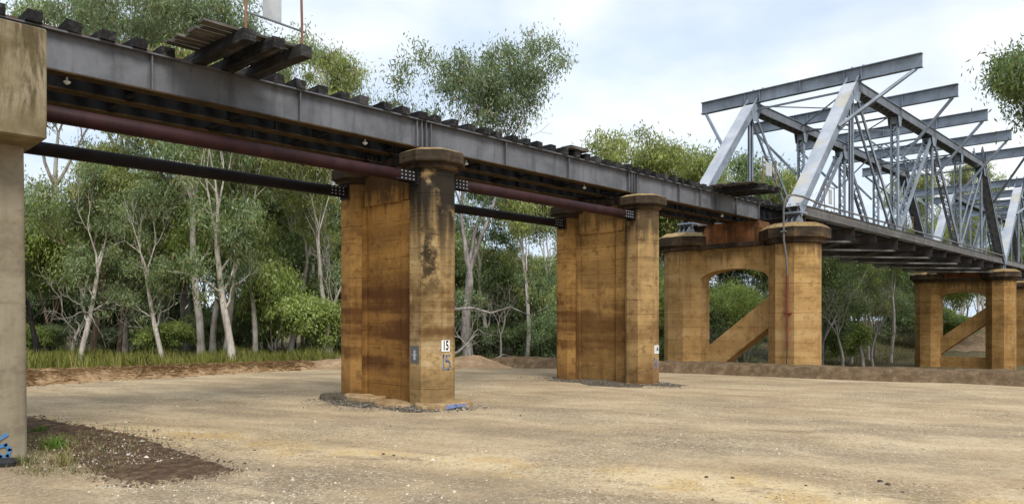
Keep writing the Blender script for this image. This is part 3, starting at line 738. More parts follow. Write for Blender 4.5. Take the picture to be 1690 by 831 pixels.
def rail(y):
    mb = MB(); p0, p1 = (-6.2, y, 0), (71, y, 0)
    mb.beam(p0, p1, 0.115, 0.022, ou=0.115); mb.beam(p0, p1, 0.02, 0.075, ou=0.165); mb.beam(p0, p1, 0.062, 0.04, ou=0.222); return mb.build('rail', 'rail_rust', track)
rail(-0.535); rail(0.535)
tag(track, 'rusty rails on dark weathered timber sleepers along the bridge deck', 'railway track')
# pale replacement packers lying on the sleepers
mb = MB(); mb.box(-0.42, 0.42, -0.30, 0.10, 0, 0.09); mb.box(-0.30, 0.62, 0.14, 0.4, 0, 0.07)
o = mb.build('timber_offcut', 'plank_timber', None, loc=(17.6, 14.55, GT + 0.225)); tag(o, 'pale timber offcut lying on the sleepers right of pier 15', 'timber')

# ------------------------------------------------------------------ trackside refuges
def refuge(xs, y_end, label, posts=True, panel=None, z=GT, height=1.25, droop=0.10):
    r_ = empty('refuge_platform', (xs[1], BC, z)); rr = random.Random(int(xs[0] * 10)); x0 = xs[1]
    ye = y_end - BC
    for i, x in enumerate(xs):
        mb = MB(); vs = []
        for q in range(6):
            u = q / 5; yy = 1.2 + (ye - 1.2) * u; dz = -droop * u * u + 0.003; w = 0.115; e = 0.012
            vs.append([(x - x0 - w + rr.uniform(-e, e), yy, dz + rr.uniform(-e, e) * (0 < q)), (x - x0 + w + rr.uniform(-e, e), yy, dz + rr.uniform(-e, e) * (0 < q)), (x - x0 + w + rr.uniform(-e, e), yy, dz + 0.21 + rr.uniform(-e, e)), (x - x0 - w + rr.uniform(-e, e), yy, dz + 0.21 + rr.uniform(-e, e))])
        mb.rings(vs[::-1]); mb.build('bearer', 'sleeper_timber', r_)
    y = ye + 0.28; xa, xb = xs[0] - x0 - 0.62, xs[2] - x0 + 0.20
    while y < -1.3:
        w = 0.17 + rr.uniform(-0.02, 0.03); u = (1.2 - y) / (1.2 - ye); zz = -droop * u * u + 0.222 + rr.uniform(0, 0.006)
        mb = MB(); mb.box(xa + rr.uniform(-0.08, 0.08), xb + rr.uniform(-0.1, 0.05), y, y + w, zz, zz + 0.045); mb.build('plank', 'plank_timber', r_); y += w + rr.uniform(0.03, 0.06)
    if posts:
        for i in (0, 2):
            x = xs[i] - x0; mb = MB(); mb.tube([(x, ye + 0.16, -droop + 0.10), (x - 0.01, ye + 0.14, 0.5), (x - 0.03, ye + 0.14, height)], 0.024, 8); mb.build('post', 'post_rust', r_, smooth='edges')
        a, b = xs[0] - x0 - 0.05, xs[2] - x0 + 0.06
        for zz in (0.42, height - 0.05):
            mb = MB(); mb.tube([(a, ye + 0.145, zz + 0.03), (b, ye + 0.145, zz - 0.02)], 0.021, 8); mb.build('handrail', 'truss_dark', r_, smooth='edges')
    if panel:
        mb = MB(); mb.box(panel[0], panel[1], ye + 0.172, ye + 0.184, panel[2], panel[3]); mb.build('sheet_panel', 'galvanised', r_)
    return tag(r_, label, 'refuge platform', 'trackside refuge platforms')
refuge(REFUGE, 12.25, 'dark timber refuge platform with rusty posts jutting out above the nearest span', True, (-0.22, 0.14, 0.44, 1.1))
refuge(REFUGE2, 12.4, 'timber refuge platform with handrail just before the first truss', True, (-0.25, 0.25, 0.5, 1.0), height=1.15)
refuge((35.0, 35.6, 36.2), 13.55, 'timber refuge platform inside the first truss behind its near end post', True, (0.0, 0.4, 0.55, 1.25), height=1.4, droop=0.03)
refuge((47.0, 47.6, 48.2), 13.5, 'timber refuge platform halfway along the first truss', True, None, height=1.2, droop=0.03)

# ------------------------------------------------------------------ truss spans
def laced(p0, p1, w, d, parent, name, mat, pitch=0.32, bar=0.045, up=(0, 1, 0)):
    """two channels with zigzag lacing bars on both outer faces"""
    P0, P1, a, sd_, u = MB().frame(p0, p1, up); L = (P1 - P0).length
    mb = MB()
    for s in (-1, 1):
        mb.beam(P0, P1, 0.025, d, up, s * w / 2)
        for t in (-1, 1): mb.beam(P0, P1, 0.045, 0.016, up, s * (w / 2 - 0.033), t * (d / 2 - 0.009))
    for e in (0.03, 0.97):
        q = P0.lerp(P1, e)
        for t in (-1, 1): mb.beam(q - a * 0.2, q + a * 0.2, w - 0.03, 0.014, up, 0, t * (d / 2 + 0.009))
    o = mb.build(name, mat, parent)
    lb = MB(); n = max(4, int((L - 0.9) / pitch)); st = (L - 0.9) / n
    for t in (-1, 1):
        for k in range(n):
            A = P0 + a * (0.45 + k * st) + u * (t * (d / 2 + 0.008)); B = A + a * st; s = 1 if k % 2 else -1
            lb.beam(A + sd_ * (s * (w / 2 - 0.02)), B - sd_ * (s * (w / 2 - 0.02)), bar, 0.012, u, 0, 0.004 * (k % 2))
    tag(lb.build('lacing', mat, o), kind='stuff'); return o

def truss_span(X, label):
    s = empty('truss_span', (X, BC, 0)); PW = 6.333; ZB, ZT = 6.70, 13.22
    yn, yf = YT_N - BC, YT_F - BC
    J = [k * PW for k in range(7)]
    for y in (yn, yf):
        # inclined end posts: two channels under a wide riveted cover plate, their tips forked above the cross beam
        for x0, x1 in ((J[0], J[1]), (J[6], J[5])):
            a = Vector((x0, y, ZB - 0.05)); b = Vector((x1, y, ZT)); dirv = (b - a).normalized()
            up = Vector((-dirv.z, 0, dirv.x)) if x1 > x0 else Vector((dirv.z, 0, -dirv.x))
            if up.z < 0: up = -up
            e = empty('end_post', (0, 0, 0)); e.parent = s
            mb = MB(); mb.beam(a, b - dirv * 0.10, 0.62, 0.03, up, 0, 0.21); mb.build('cover_plate', 'end_post_plate', e)
            mb = MB()
            for q in (-1, 1):
                mb.beam(a, b + dirv * 1.45, 0.03, 0.40, up, q * 0.24)
                mb.beam(a, b + dirv * 1.45, 0.085, 0.03, up, q * 0.265, -0.185); mb.beam(b - dirv * 0.09, b + dirv * 1.45, 0.085, 0.03, up, q * 0.265, 0.186)
            mb.build('side_channel', 'truss_paint', e)
            rv = MB(); L = (b - a).length; U = up.normalized(); S = dirv.cross(U).normalized(); n = int(L / 0.17)
            for k in range(n):
                for q in (-1, 1):
                    c = a + dirv * (0.1 + k * 0.17) + S * (q * 0.285) + U * 0.2255
                    rv.tube([c, c + U * 0.012], 0.016, 5)
            tag(rv.build('rivet_row', 'end_post_plate', e), kind='stuff')
            lb = MB(); n = 20; st = (L - 0.8) / n
            for k in range(n):
                A = a + dirv * (0.4 + k * st) - U * 0.205; B = A + dirv * st; q = 1 if k % 2 else -1
                lb.beam(A + S * (q * 0.24), B - S * (q * 0.24), 0.06, 0.012, U, 0, -0.004 * (k % 2))
            tag(lb.build('lacing', 'truss_paint', e), kind='stuff')
            mb = MB(); mb.beam(a - dirv * 0.02 - Vector((0.25, 0, 0)), a + Vector((0.55, 0, 0)), 0.66, 0.06, (0, 0, 1), 0, -0.10); mb.build('foot_plate', 'truss_paint', e)
        # top chord
        c = empty('top_chord', (0, 0, 0)); c.parent = s
        mb = MB()
        for q in (-1, 1):
            mb.beam((J[1], y, ZT), (J[5], y, ZT), 0.03, 0.42, (0, 0, 1), q * 0.22); mb.beam((J[1], y, ZT), (J[5], y, ZT), 0.09, 0.03, (0, 0, 1), q * 0.245, -0.225)
        mb.build('side_channel', 'truss_dark', c)
        mb = MB(); mb.beam((J[1] - 0.05, y, ZT), (J[5] + 0.05, y, ZT), 0.58, 0.03, (0, 0, 1), 0, 0.226); mb.build('cover_plate', 'truss_paint', c)
        lb = MB(); n = 72; st = (J[5] - J[1]) / n
        for k in range(n):
            q = 1 if k % 2 else -1; A = Vector((J[1] + k * st, y, ZT - 0.244)); lb.beam(A + Vector((0, q * 0.22, 0)), A + Vector((st, -q * 0.22, 0)), 0.06, 0.012, (0, 0, 1), 0, -0.004 * (k % 2))
        tag(lb.build('lacing', 'truss_dark', c), kind='stuff')
        # bottom chord
        mb = MB()
        for q in (-1, 1): mb.ibeam((J[0] - 0.1, y + q * 0.17, ZB), (J[6] + 0.1, y + q * 0.17, ZB), 0.12, 0.42, 0.025, 0.025)
        mb.build('bottom_chord', 'truss_floor', s)
        # hangers, posts and diagonals
        for k in (1, 5):
            for q in (-0.16, 0.16):
                mb = MB(); mb.ibeam((J[k] + q, y, ZB + 0.2), (J[k] + q, y, ZT - 0.2), 0.16, 0.09, 0.015, 0.015, (0, 1, 0)); mb.build('hanger', 'truss_paint', s)
        for k in (2, 3, 4): laced((J[k], y, ZB + 0.2), (J[k], y, ZT - 0.25), 0.36, 0.26, s, 'post', 'truss_paint', up=(1, 0, 0))
        for k, m in ((1, 2), (5, 4)):
            for q in (-0.15, 0.15):
                mb = MB(); dx = 0.12 if m > k else -0.12
                mb.beam((J[k] + dx, y + q, ZT - 0.2), (J[m] - dx, y + q, ZB + 0.2), 0.17, 0.035, (0, 1, 0)); mb.beam((J[k] + dx, y + q, ZT - 0.2), (J[m] - dx, y + q, ZB + 0.2), 0.02, 0.10, (0, 1, 0), 0.075, 0.068); mb.build('diagonal', 'truss_paint', s)
        for k, m in ((3, 2), (3, 4)):
            dx = 0.2 if m > k else -0.2
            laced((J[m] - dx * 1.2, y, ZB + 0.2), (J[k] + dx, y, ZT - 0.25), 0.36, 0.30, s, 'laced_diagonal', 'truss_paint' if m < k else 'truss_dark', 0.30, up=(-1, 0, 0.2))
        for k in range(1, 6):
            w = 0.55 if k % 2 else 0.35; x = J[k]
            for q in (-0.268, 0.268):
                mb = MB(); mb.add([(x - w, y + q - 0.008, ZT - 0.20), (x + w, y + q - 0.008, ZT - 0.20), (x + w * 0.45, y + q - 0.008, ZT - 0.78), (x - w * 0.45, y + q - 0.008, ZT - 0.78), (x - w, y + q + 0.008, ZT - 0.20), (x + w, y + q + 0.008, ZT - 0.20), (x + w * 0.45, y + q + 0.008, ZT - 0.78), (x - w * 0.45, y + q + 0.008, ZT - 0.78)],
                               [(0, 1, 2, 3), (7, 6, 5, 4), (0, 4, 5, 1), (1, 5, 6, 2), (2, 6, 7, 3), (3, 7, 4, 0)]); mb.build('gusset', 'truss_paint', s)
        for x, sg in ((J[0], 1), (J[6], -1)):
            mb = MB(); mb.box(x - 0.42, x + 0.42, y - 0.36, y + 0.36, 6.098, 6.14)
            for q in (-0.22, 0, 0.22): mb.add([(x - 0.36, y + q - 0.02, 6.14), (x + 0.36, y + q - 0.02, 6.14), (x + 0.10, y + q - 0.02, 6.44), (x - 0.10, y + q - 0.02, 6.44), (x - 0.36, y + q + 0.02, 6.14), (x + 0.36, y + q + 0.02, 6.14), (x + 0.10, y + q + 0.02, 6.44), (x - 0.10, y + q + 0.02, 6.44)],
                                              [(0, 1, 2, 3), (7, 6, 5, 4), (0, 4, 5, 1), (1, 5, 6, 2), (2, 6, 7, 3), (3, 7, 4, 0)])
            mb.tube([(x, y - 0.32, 6.44), (x, y + 0.32, 6.44)], 0.07, 10); mb.box(x - 0.30, x + 0.30, y - 0.30, y + 0.30, 6.47, 6.485); mb.build('bearing', 'truss_dark', s)
    # cross beams over the top, overhanging on both sides, with raking braces
    HZ = ZT + 0.245 + 0.33; ov = 3.0
    for k in range(1, 6):
        x = J[k] + (0.28 if k == 1 else -0.28 if k == 5 else 0); mb = MB(); mb.ibeam((x, yn - ov, HZ), (x, yf + ov, HZ), 0.30, 0.64, 0.035, 0.025)
        b = mb.build('cross_beam', 'truss_paint', s)
        for y in (yn - 0.4, yn + 0.4, (yn + yf) / 2, yf - 0.4, yf + 0.4):
            mb = MB(); mb.box(x - 0.13, x + 0.13, y - 0.01, y + 0.01, HZ - 0.283, HZ + 0.283); mb.build('web_stiffener', 'truss_paint', b)
        for y, sg in ((yn, -1), (yf, 1)):
            if k in (1, 5):
                f = 0.63; xe = J[0] + (J[1] - J[0]) * f if k == 1 else J[6] - (J[1] - J[0]) * f; ze = ZB + (ZT - ZB) * f
            else: xe = x; ze = ZT - 2.55
            mb = MB(); mb.beam((x, y + sg * (ov - 0.25), HZ - 0.33), (xe, y + sg * 0.30, ze), 0.13, 0.13, (1, 0, 0)); mb.build('raking_brace', 'truss_paint', s)
    # bracing rods between the two trusses
    for k in range(1, 5):
        for ya, yb, dz in ((yn, yf, 0.0), (yf, yn, 0.06)):
            mb = MB(); mb.beam((J[k] + 0.2, ya, ZT + 0.05 + dz), (J[k + 1] - 0.2, yb, ZT + 0.05 + dz), 0.06, 0.05); mb.build('lateral_rod', 'truss_dark', s)
    for k in range(1, 6):
        mb = MB(); mb.beam((J[k] + 0.22, yn + 0.2, ZT - 0.12), (J[k] + 0.22, yf - 0.2, ZT - 0.12), 0.08, 0.09); mb.build('sway_tie', 'truss_dark', s)
        if k in (2, 3, 4):
            for sg in (1, -1):
                mb = MB(); y0, y1 = (yn, yf) if sg > 0 else (yf, yn); mb.beam((J[k] + 0.03 * sg, y0, ZT - 2.4), (J[k] + 0.03 * sg, (y0 + y1) / 2, ZT - 0.15), 0.07, 0.06, (1, 0, 0)); mb.build('sway_brace', 'truss_dark', s)
    # floor: cross girders, stringers, bottom bracing
    for k in range(7):
        x = min(max(J[k], 0.75), J[6] - 0.75); mb = MB(); mb.ibeam((x, yn - 0.15, 6.19), (x, yf + 0.15, 6.19), 0.28, 0.58, 0.03, 0.02); mb.build('floor_beam', 'floor_shaded', s)
    for k in range(6):
        x = (J[k] + J[k + 1]) / 2; mb = MB(); mb.ibeam((x, yn - 0.1, 6.25), (x, yf + 0.1, 6.25), 0.2, 0.42, 0.025, 0.02); mb.build('secondary_beam', 'floor_shaded', s)
    for y in (GN - BC + 0.3, GF - BC - 0.3):
        mb = MB(); mb.ibeam((0.35, y, 6.77), (J[6] - 0.3, y, 6.77), 0.24, 0.56, 0.03, 0.02); mb.build('stringer', 'girder_shaded', s)
    for k in range(6):
        mb = MB(); mb.beam((max(J[k], 0.9), yn, 5.93), (min(J[k + 1], J[6] - 0.9), yf, 5.93), 0.10, 0.09); mb.build('bottom_brace', 'truss_floor', s)
        mb = MB(); mb.beam((max(J[k], 0.9), yf, 5.83), (min(J[k + 1], J[6] - 0.9), yn, 5.83), 0.10, 0.09); mb.build('bottom_brace', 'truss_floor', s)
    return tag(s, label, 'truss bridge', 'steel truss spans')
T1 = truss_span(30.1, 'grey painted steel through truss on the large arched pier, overhanging cross beams')
T2 = copy_tree(T1); T2.location.x = 68.35
tag(T2, 'second grey steel truss, farther right behind the first span')

# conduit climbing the arched pier and running along the bottom chord
cd = empty('conduit_pipe', (29.08, 12.85, 0))
mb = MB(); mb.tube([(-0.06, 0.05, -0.3), (-0.02, 0.02, 0.6), (0, 0, 1.2)], 0.02, 6); mb.build('cable', 'dark_rubber', cd)
mb = MB(); mb.tube([(0, 0, 1.0), (0, 0, 3.9)], 0.042, 8); mb.build('red_lower_pipe', 'red_pipe', cd, smooth='edges')
mb = MB(); mb.tube([(0, 0, 3.9), (-0.10, 0, 4.6), (-0.34, 0, 5.3), (-0.36, 0, 6.55), (-0.30, -0.03, 6.9), (-0.12, -0.10, 7.08), (0.15, -0.2, 7.14), (0.8, -0.32, 7.12), (2.5, -0.34, 7.0), (38.0, -0.34, 7.0)], 0.042, 8); mb.build('upper_pipe', 'truss_floor', cd, smooth='edges')
mb = MB(); mb.box(-0.05, 0.085, -0.16, 0.16, 2.35, 2.40); mb.build('clamp', 'red_pipe', cd)
mb = MB(); mb.box(-0.42, -0.26, -0.10, 0.10, 5.62, 5.67); mb.build('clamp', 'truss_dark', cd)
tag(cd, 'thin conduit pipe, red below and grey above, up the arched pier', 'pipe')

# ------------------------------------------------------------------ plates and painted marks
def text_mesh(txt, size, name, mat, xs=0.62, bold=0.03):
    cu = bpy.data.curves.new(name, 'FONT'); cu.body = txt; cu.size = size; cu.align_x = 'CENTER'; cu.align_y = 'CENTER'; cu.extrude = 0.001; cu.offset = bold * size
    o = bpy.data.objects.new(name, cu); COL.objects.link(o)
    dg = bpy.context.evaluated_depsgraph_get(); m = bpy.data.meshes.new_from_object(o.evaluated_get(dg)); m.transform(Matrix.Diagonal((xs, 1, 1, 1)))
    bpy.data.objects.remove(o); m.materials.clear(); m.materials.append(MATS[mat]); return m
def plate(cx, X, z, txt, label):
    p = empty('number_plate', (cx + X, YN - 0.53 - 0.012, z)); mb = MB(); mb.box(-0.125, 0.125, -0.006, 0.006, -0.135, 0.135); mb.build('panel', 'sign_white', p)
    child('number', text_mesh(txt, 0.31, 'number', 'sign_black'), p, (0, -0.0085, -0.003), (R(90), 0, 0)); return tag(p, label, 'number plate', 'pier number plates')
plate(11.62, -0.045, 1.49, '15', 'white number plate reading 15 on the foreground pier')
plate(20.57, 0.07, 1.15, '14', 'white number plate reading 14 on the middle pier')
def strokes(name, lines, mat, loc, rz, w=0.03, label=None, cat='paint mark'):
    mb = MB()
    for k, L in enumerate(lines):
        pts = [Vector((x, -0.004 - 0.001 * k, z)) for x, z in L]
        for a, b in zip(pts, pts[1:]):
            d = (b - a); 
            if d.length > 1e-5: mb.beam(a - d.normalized() * w * 0.35, b + d.normalized() * w * 0.35, w, 0.003, (0, 1, 0))
    o = mb.build(name, mat, None); o.location = loc; o.rotation_euler = (0, 0, rz); return tag(o, label, cat)
one = [(-0.10, 0.14), (-0.075, 0.19), (-0.085, -0.16)]
def five(x): return [(x + 0.12, 0.18), (x + 0.01, 0.17), (x, 0.03), (x + 0.06, 0.05), (x + 0.115, 0.0), (x + 0.12, -0.09), (x + 0.07, -0.16), (x - 0.01, -0.14)]
strokes('painted_number', [one, five(0.0)], 'spray_blue', (11.60, YN - 0.532, 1.08), 0, 0.036, 'faded blue sprayed digits one and five on the foreground pier')
strokes('painted_number', [one, [(0.07, 0.16), (-0.01, 0.0), (0.12, -0.01)], [(0.08, 0.08), (0.08, -0.15)]], 'spray_blue', (20.60, YN - 0.532, 0.68), 0, 0.036, 'blurred blue sprayed digits low on the middle pier column')
strokes('painted_number', [[(-0.24, 0.13), (-0.2, 0.17), (-0.2, -0.16)], [(0.02, 0.17), (-0.09, 0.10), (-0.11, -0.04), (-0.06, -0.15), (0.03, -0.15), (0.06, -0.06), (0.01, 0.02), (-0.08, 0.0)]], 'spray_blue_bright', (2.60, BC - 2.525, 0.24), 0, 0.05, 'bright blue sprayed number on the grey pier at the left edge')
q = octo(11.62, YN, 0.53, 0)                                                # worn dark plate on the -X face
mb = MB(); mb.box(-0.16, 0.16, -0.004, 0.004, -0.21, 0.21)
fp = empty('faded_plate', (11.62 - 0.53 - 0.006, YN + 0.02, 1.28), R(-90)); mb.build('panel', 'plate_grey', fp)
mb = MB(); mb.box(-0.035, 0.035, -0.0075, -0.0045, -0.13, 0.02); mb.rings([[(0.04 * math.cos(a), yq, 0.065 + 0.045 * math.sin(a)) for a in [k * math.pi / 5 for k in range(10)]] for yq in (-0.0072, -0.0046)]); mb.box(-0.075, 0.075, -0.0078, -0.0048, -0.02, 0.01); mb.build('faded_figure', 'plate_pale', fp)
tag(fp, 'small worn dark plate with a pale faded figure on pier 15', 'plate')
o = strokes('painted_mark', [[(-0.30, -0.02), (0.02, 0.0), (0.25, 0.02), (0.34, 0.05)], [(-0.22, 0.04), (0.05, 0.06), (0.3, -0.02)]], 'spray_blue', (11.50, YN - 0.99, 0.075), R(2), 0.07, 'blue paint splash on the broken footing below plate 15')
o.rotation_euler = (R(-55), 0, R(2))

# ------------------------------------------------------------------ trees
def nrm(v): return v / (np.linalg.norm(v) + 1e-9)
def tree_data(seed, H, fork=0.35, r0=0.22, spread=0.55, levels=4, kids=(2, 3), trop=0.10, wob=0.10, lean=(0, 0), side=0.8, bare_low=True, width=None, lenratio=0.72):
    """returns limb list [(pts, radii, level)] and leafy twig ends"""
    rg = np.random.default_rng(seed); limbs = []; tips = []
    def rec(p, d, r, L, lev):
        n = 7 if lev == 0 else (5 if lev < 3 else 3); pts = [p.copy()]; rad = [r]; d = d.copy()
        rend = r * (0.62 if lev == 0 else 0.55)
        for i in range(n):
            d = nrm(d + rg.normal(0, wob * (0.45 if lev == 0 else 1.0), 3) + np.array([0, 0, trop * (0.3 if lev == 0 else 1)]))
            p = p + d * (L / n); pts.append(p.copy()); rad.append(r + (rend - r) * (i + 1) / n)
        limbs.append((pts, rad, lev))
        if lev >= levels:
            tips.append(p); tips.append(pts[len(pts) // 2]); return
        k = rg.integers(kids[0], kids[1] + 1) + (1 if lev == 0 else 0)
        az = rg.uniform(0, 6.28)
        ref = np.array([0, 0, 1.0]) if abs(d[2]) < 0.9 else np.array([1.0, 0, 0])
        u = nrm(np.cross(d, ref)); w = np.cross(d, u)
        for i in range(k):
            a = az + i * 6.283 / k + rg.uniform(-0.5, 0.5); s = spread * rg.uniform(0.65, 1.25) * (0.55 if i == 0 and lev < 2 else 1.0)
            nd = nrm(d * math.cos(s) + (u * math.cos(a) + w * math.sin(a)) * math.sin(s))
            rec(p, nd, rend * (0.85 if i == 0 else 0.66), L0 * lenratio ** (lev + 0.0) * rg.uniform(0.75, 1.15), lev + 1)
        ns = rg.poisson(side * (1.0 if lev else (0.6 if bare_low else 2.0)))
        for i in range(ns):
            j = rg.integers(max(1, n // 2), n) ; a = rg.uniform(0, 6.28); s = rg.uniform(0.7, 1.2)
            nd = nrm(d * math.cos(s) + (u * math.cos(a) + w * math.sin(a)) * math.sin(s))
            rec(pts[j], nd, rad[j] * 0.45, L0 * lenratio ** (lev + 0.6) * rg.uniform(0.5, 0.9), min(levels, lev + 2))
    L0 = H * (1 - fork) * 0.40
    rec(np.zeros(3), nrm(np.array([lean[0], lean[1], 1.0])), r0, H * fork, 0)
    top = max(t[2] for t in tips); sc = H / top
    limbs = [([q * np.array([1, 1, sc]) for q in pts], rad, lev) for pts, rad, lev in limbs]
    tips = [t * np.array([1, 1, sc]) for t in tips]
    if width:
        m = np.percentile([np.hypot(t[0], t[1]) for t in tips], 90); f = width / m
        g = lambda q: np.array([q[0] * (1 + (f - 1) * min(1, q[2] / (H * fork + 0.1))), q[1] * (1 + (f - 1) * min(1, q[2] / (H * fork + 0.1))), q[2]])
        limbs = [([g(q) for q in pts], rad, lev) for pts, rad, lev in limbs]; tips = [g(t) for t in tips]
    return limbs, np.array(tips)
def limb_mesh(limbs, barkm, name='trunk', maxlev=9):
    mb = MB()
    for pts, rad, lev in limbs:
        if lev > maxlev: continue
        p2 = [Vector(p) for p in pts]
        if lev == 0:
            rad = list(rad); rad[0] *= 1.35; p2[0] = p2[0] - Vector((0, 0, 0.4))
        mb.tube(p2, [max(0.010, q) for q in rad], (9 if lev == 0 else 6 if lev == 1 else 4 if lev < 4 else 3), False)
    return mb.mesh(name, barkm, True)
def leaf_mesh(tips, seed, per, sig, length, width, cols, droop=0.6, name='crown', keep=1.0, cellsize=1.5):
    rg = np.random.default_rng(seed + 900)
    if keep < 1:
        cell = np.floor(tips / np.array([cellsize, cellsize, cellsize * 0.8])).astype(int)
        hsh = np.array([random.Random(int(a * 73856093 ^ b * 19349663 ^ c_ * 83492791 ^ seed)).random() for a, b, c_ in cell])
        if (hsh < keep).sum() > 6: tips = tips[hsh < keep]
    per_t = np.maximum(8, rg.normal(per, per * 0.45, len(tips)).astype(int)); T = np.repeat(np.arange(len(tips)), per_t); N = len(T)
    sc = (0.6 + 0.8 * rg.random(len(tips)))[T][:, None]
    off = rg.normal(0, 1, (N, 3)) * np.array([1, 1, 0.72]) * sig * sc
    c = tips[T] + off; c[:, 2] = np.maximum(c[:, 2], 0.15)
    d = rg.normal(0, 1, (N, 3)); d[:, 2] -= droop * 2.6; d /= np.linalg.norm(d, axis=1)[:, None]
    out = off / (np.linalg.norm(off, axis=1)[:, None] + 1e-6) + np.array([0, 0, 0.35]) + rg.normal(0, 0.55, (N, 3))
    s = np.cross(d, out); s /= np.linalg.norm(s, axis=1)[:, None] + 1e-9
    L = (length * rg.uniform(0.65, 1.35, N))[:, None]; W = (width * rg.uniform(0.7, 1.3, N))[:, None]
    V = np.stack([c, c + d * L * 0.45 + s * W, c + d * L, c + d * L * 0.45 - s * W], axis=1)
    cols = np.array(cols); pick = rg.integers(0, len(cols), len(tips))
    base = cols[pick][T] * (0.72 + 0.56 * rg.random(len(tips)))[T][:, None] * rg.uniform(0.7, 1.35, N)[:, None]
    dead = rg.random(N) < 0.02; base[dead] = np.array([0.20, 0.12, 0.05])
    return fast_mesh(name, V, 4, 'leaf', base)
GUM = [(0.109, 0.16, 0.065), (0.137, 0.191, 0.081), (0.168, 0.215, 0.091), (0.091, 0.137, 0.065)]
OLIVE = [(0.155, 0.191, 0.058), (0.2, 0.233, 0.069), (0.124, 0.155, 0.055)]
LIME = [(0.166, 0.228, 0.053), (0.206, 0.262, 0.068), (0.131, 0.186, 0.047)]
BLUE = [(0.118, 0.162, 0.088), (0.145, 0.185, 0.098), (0.092, 0.132, 0.066)]
DARK = [(0.078, 0.126, 0.048), (0.104, 0.152, 0.061), (0.131, 0.186, 0.07)]
KINDS = {}
def kind(key, seed, H, barkm, cols, per=110, sig=0.5, leafl=0.23, leafw=0.032, keep=1.0, droop=0.6, **kw):
    limbs, tips = tree_data(seed, H, **kw)
    KINDS[key] = (limb_mesh(limbs, barkm), leaf_mesh(tips, seed, per, sig, leafl, leafw, cols, droop, keep=keep) if per else None)
    return len(tips)
cnt = {}
cnt['tall_a'] = kind('tall_a', 11, 20, 'bark_white', GUM, fork=0.55, r0=0.27, spread=0.50, levels=5, width=4.3, per=84, sig=0.36, keep=0.58)
cnt['tall_b'] = kind('tall_b', 12, 20, 'bark_grey', BLUE, fork=0.38, r0=0.30, spread=0.55, levels=5, width=4.8, per=84, sig=0.36, keep=0.58)
cnt['tall_c'] = kind('tall_c', 13, 18, 'bark_white', OLIVE, fork=0.36, r0=0.22, spread=0.48, levels=5, width=3.6, per=84, sig=0.36, keep=0.58)
cnt['round'] = kind('round', 14, 16.5, 'bark_grey', BLUE, fork=0.30, r0=0.30, spread=0.52, levels=5, width=4.1, per=58, sig=0.36, keep=0.78)
cnt['slim_a'] = kind('slim_a', 15, 13, 'bark_white', OLIVE, fork=0.52, r0=0.165, spread=0.42, levels=4, width=2.2, per=80, sig=0.36, keep=0.75, wob=0.14)
cnt['slim_b'] = kind('slim_b', 16, 12, 'bark_white', GUM, fork=0.48, r0=0.175, spread=0.5, levels=4, width=2.5, per=80, sig=0.38, keep=0.7, lean=(0.12, 0.05), wob=0.16)
cnt['mid_a'] = kind('mid_a', 17, 11, 'bark_brown', OLIVE, fork=0.22, r0=0.17, spread=0.62, levels=5, width=3.6, per=84, sig=0.36, keep=0.58)
cnt['mid_b'] = kind('mid_b', 18, 10, 'bark_grey', DARK, fork=0.20, r0=0.17, spread=0.65, levels=5, width=3.6, per=84, sig=0.36, keep=0.58)
cnt['mid_c'] = kind('mid_c', 19, 9, 'bark_brown', LIME, fork=0.20, r0=0.15, spread=0.6, levels=5, width=3.0, per=65)
cnt['lean'] = kind('lean', 20, 10, 'bark_brown', GUM, fork=0.42, r0=0.20, spread=0.7, levels=4, width=3.4, per=95, lean=(0.28, -0.1), wob=0.17)
cnt['shrub_a'] = kind('shrub_a', 21, 3.6, 'bark_brown', DARK, fork=0.07, r0=0.06, spread=0.75, levels=4, kids=(3, 3), width=1.9, per=60, sig=0.26, leafl=0.15, leafw=0.032)
cnt['shrub_b'] = kind('shrub_b', 22, 3.2, 'bark_grey', LIME, fork=0.07, r0=0.05, spread=0.75, levels=4, kids=(3, 3), width=1.5, per=55, sig=0.24, leafl=0.15, leafw=0.034)
cnt['shrub_c'] = kind('shrub_c', 23, 4.6, 'bark_grey', GUM, fork=0.08, r0=0.07, spread=0.7, levels=4, kids=(3, 3), width=2.1, per=62, sig=0.32, leafl=0.16, leafw=0.032)
cnt['dead'] = kind('dead', 24, 5.5, 'bark_dead', GUM, per=0, fork=0.25, r0=0.13, spread=0.8, levels=4, wob=0.24, trop=0.02, width=2.6)
cnt['dead_b'] = kind('dead_b', 25, 7.5, 'bark_dead', GUM, per=0, fork=0.4, r0=0.12, spread=0.6, levels=4, wob=0.2, width=2.4)
cnt['burnt'] = kind('burnt', 26, 6.0, 'bark_black', GUM, per=0, fork=0.35, r0=0.17, spread=0.75, levels=3, wob=0.22, width=1.8, lean=(0.2, 0.25))
cnt['overhang'] = kind('overhang', 33, 16.0, 'bark_grey', DARK, fork=0.46, r0=0.22, spread=0.5, levels=5, width=2.9, per=150, sig=0.40, keep=0.85)
cnt['thin_dark'] = kind('thin_dark', 27, 7.5, 'bark_black', DARK, per=36, sig=0.3, fork=0.3, r0=0.07, spread=0.7, levels=4, width=1.6, keep=0.6)
print('tips', cnt)
def put(k, pos, label, cat='tree', group=None, name='gum_tree', s=1.0, sz=None, rz=0.0):
    p = Vector(pos); o = empty(name, (p.x, p.y, gh(p.x, p.y)), rz); sz = sz or s; o.scale = (s, s, sz)
    tr, lf = KINDS[k]
    child('stem' if cat == 'shrub' else 'trunk', tr, o)
    if lf: child('foliage' if cat == 'shrub' else 'crown', lf, o)
    return tag(o, label, cat, group)

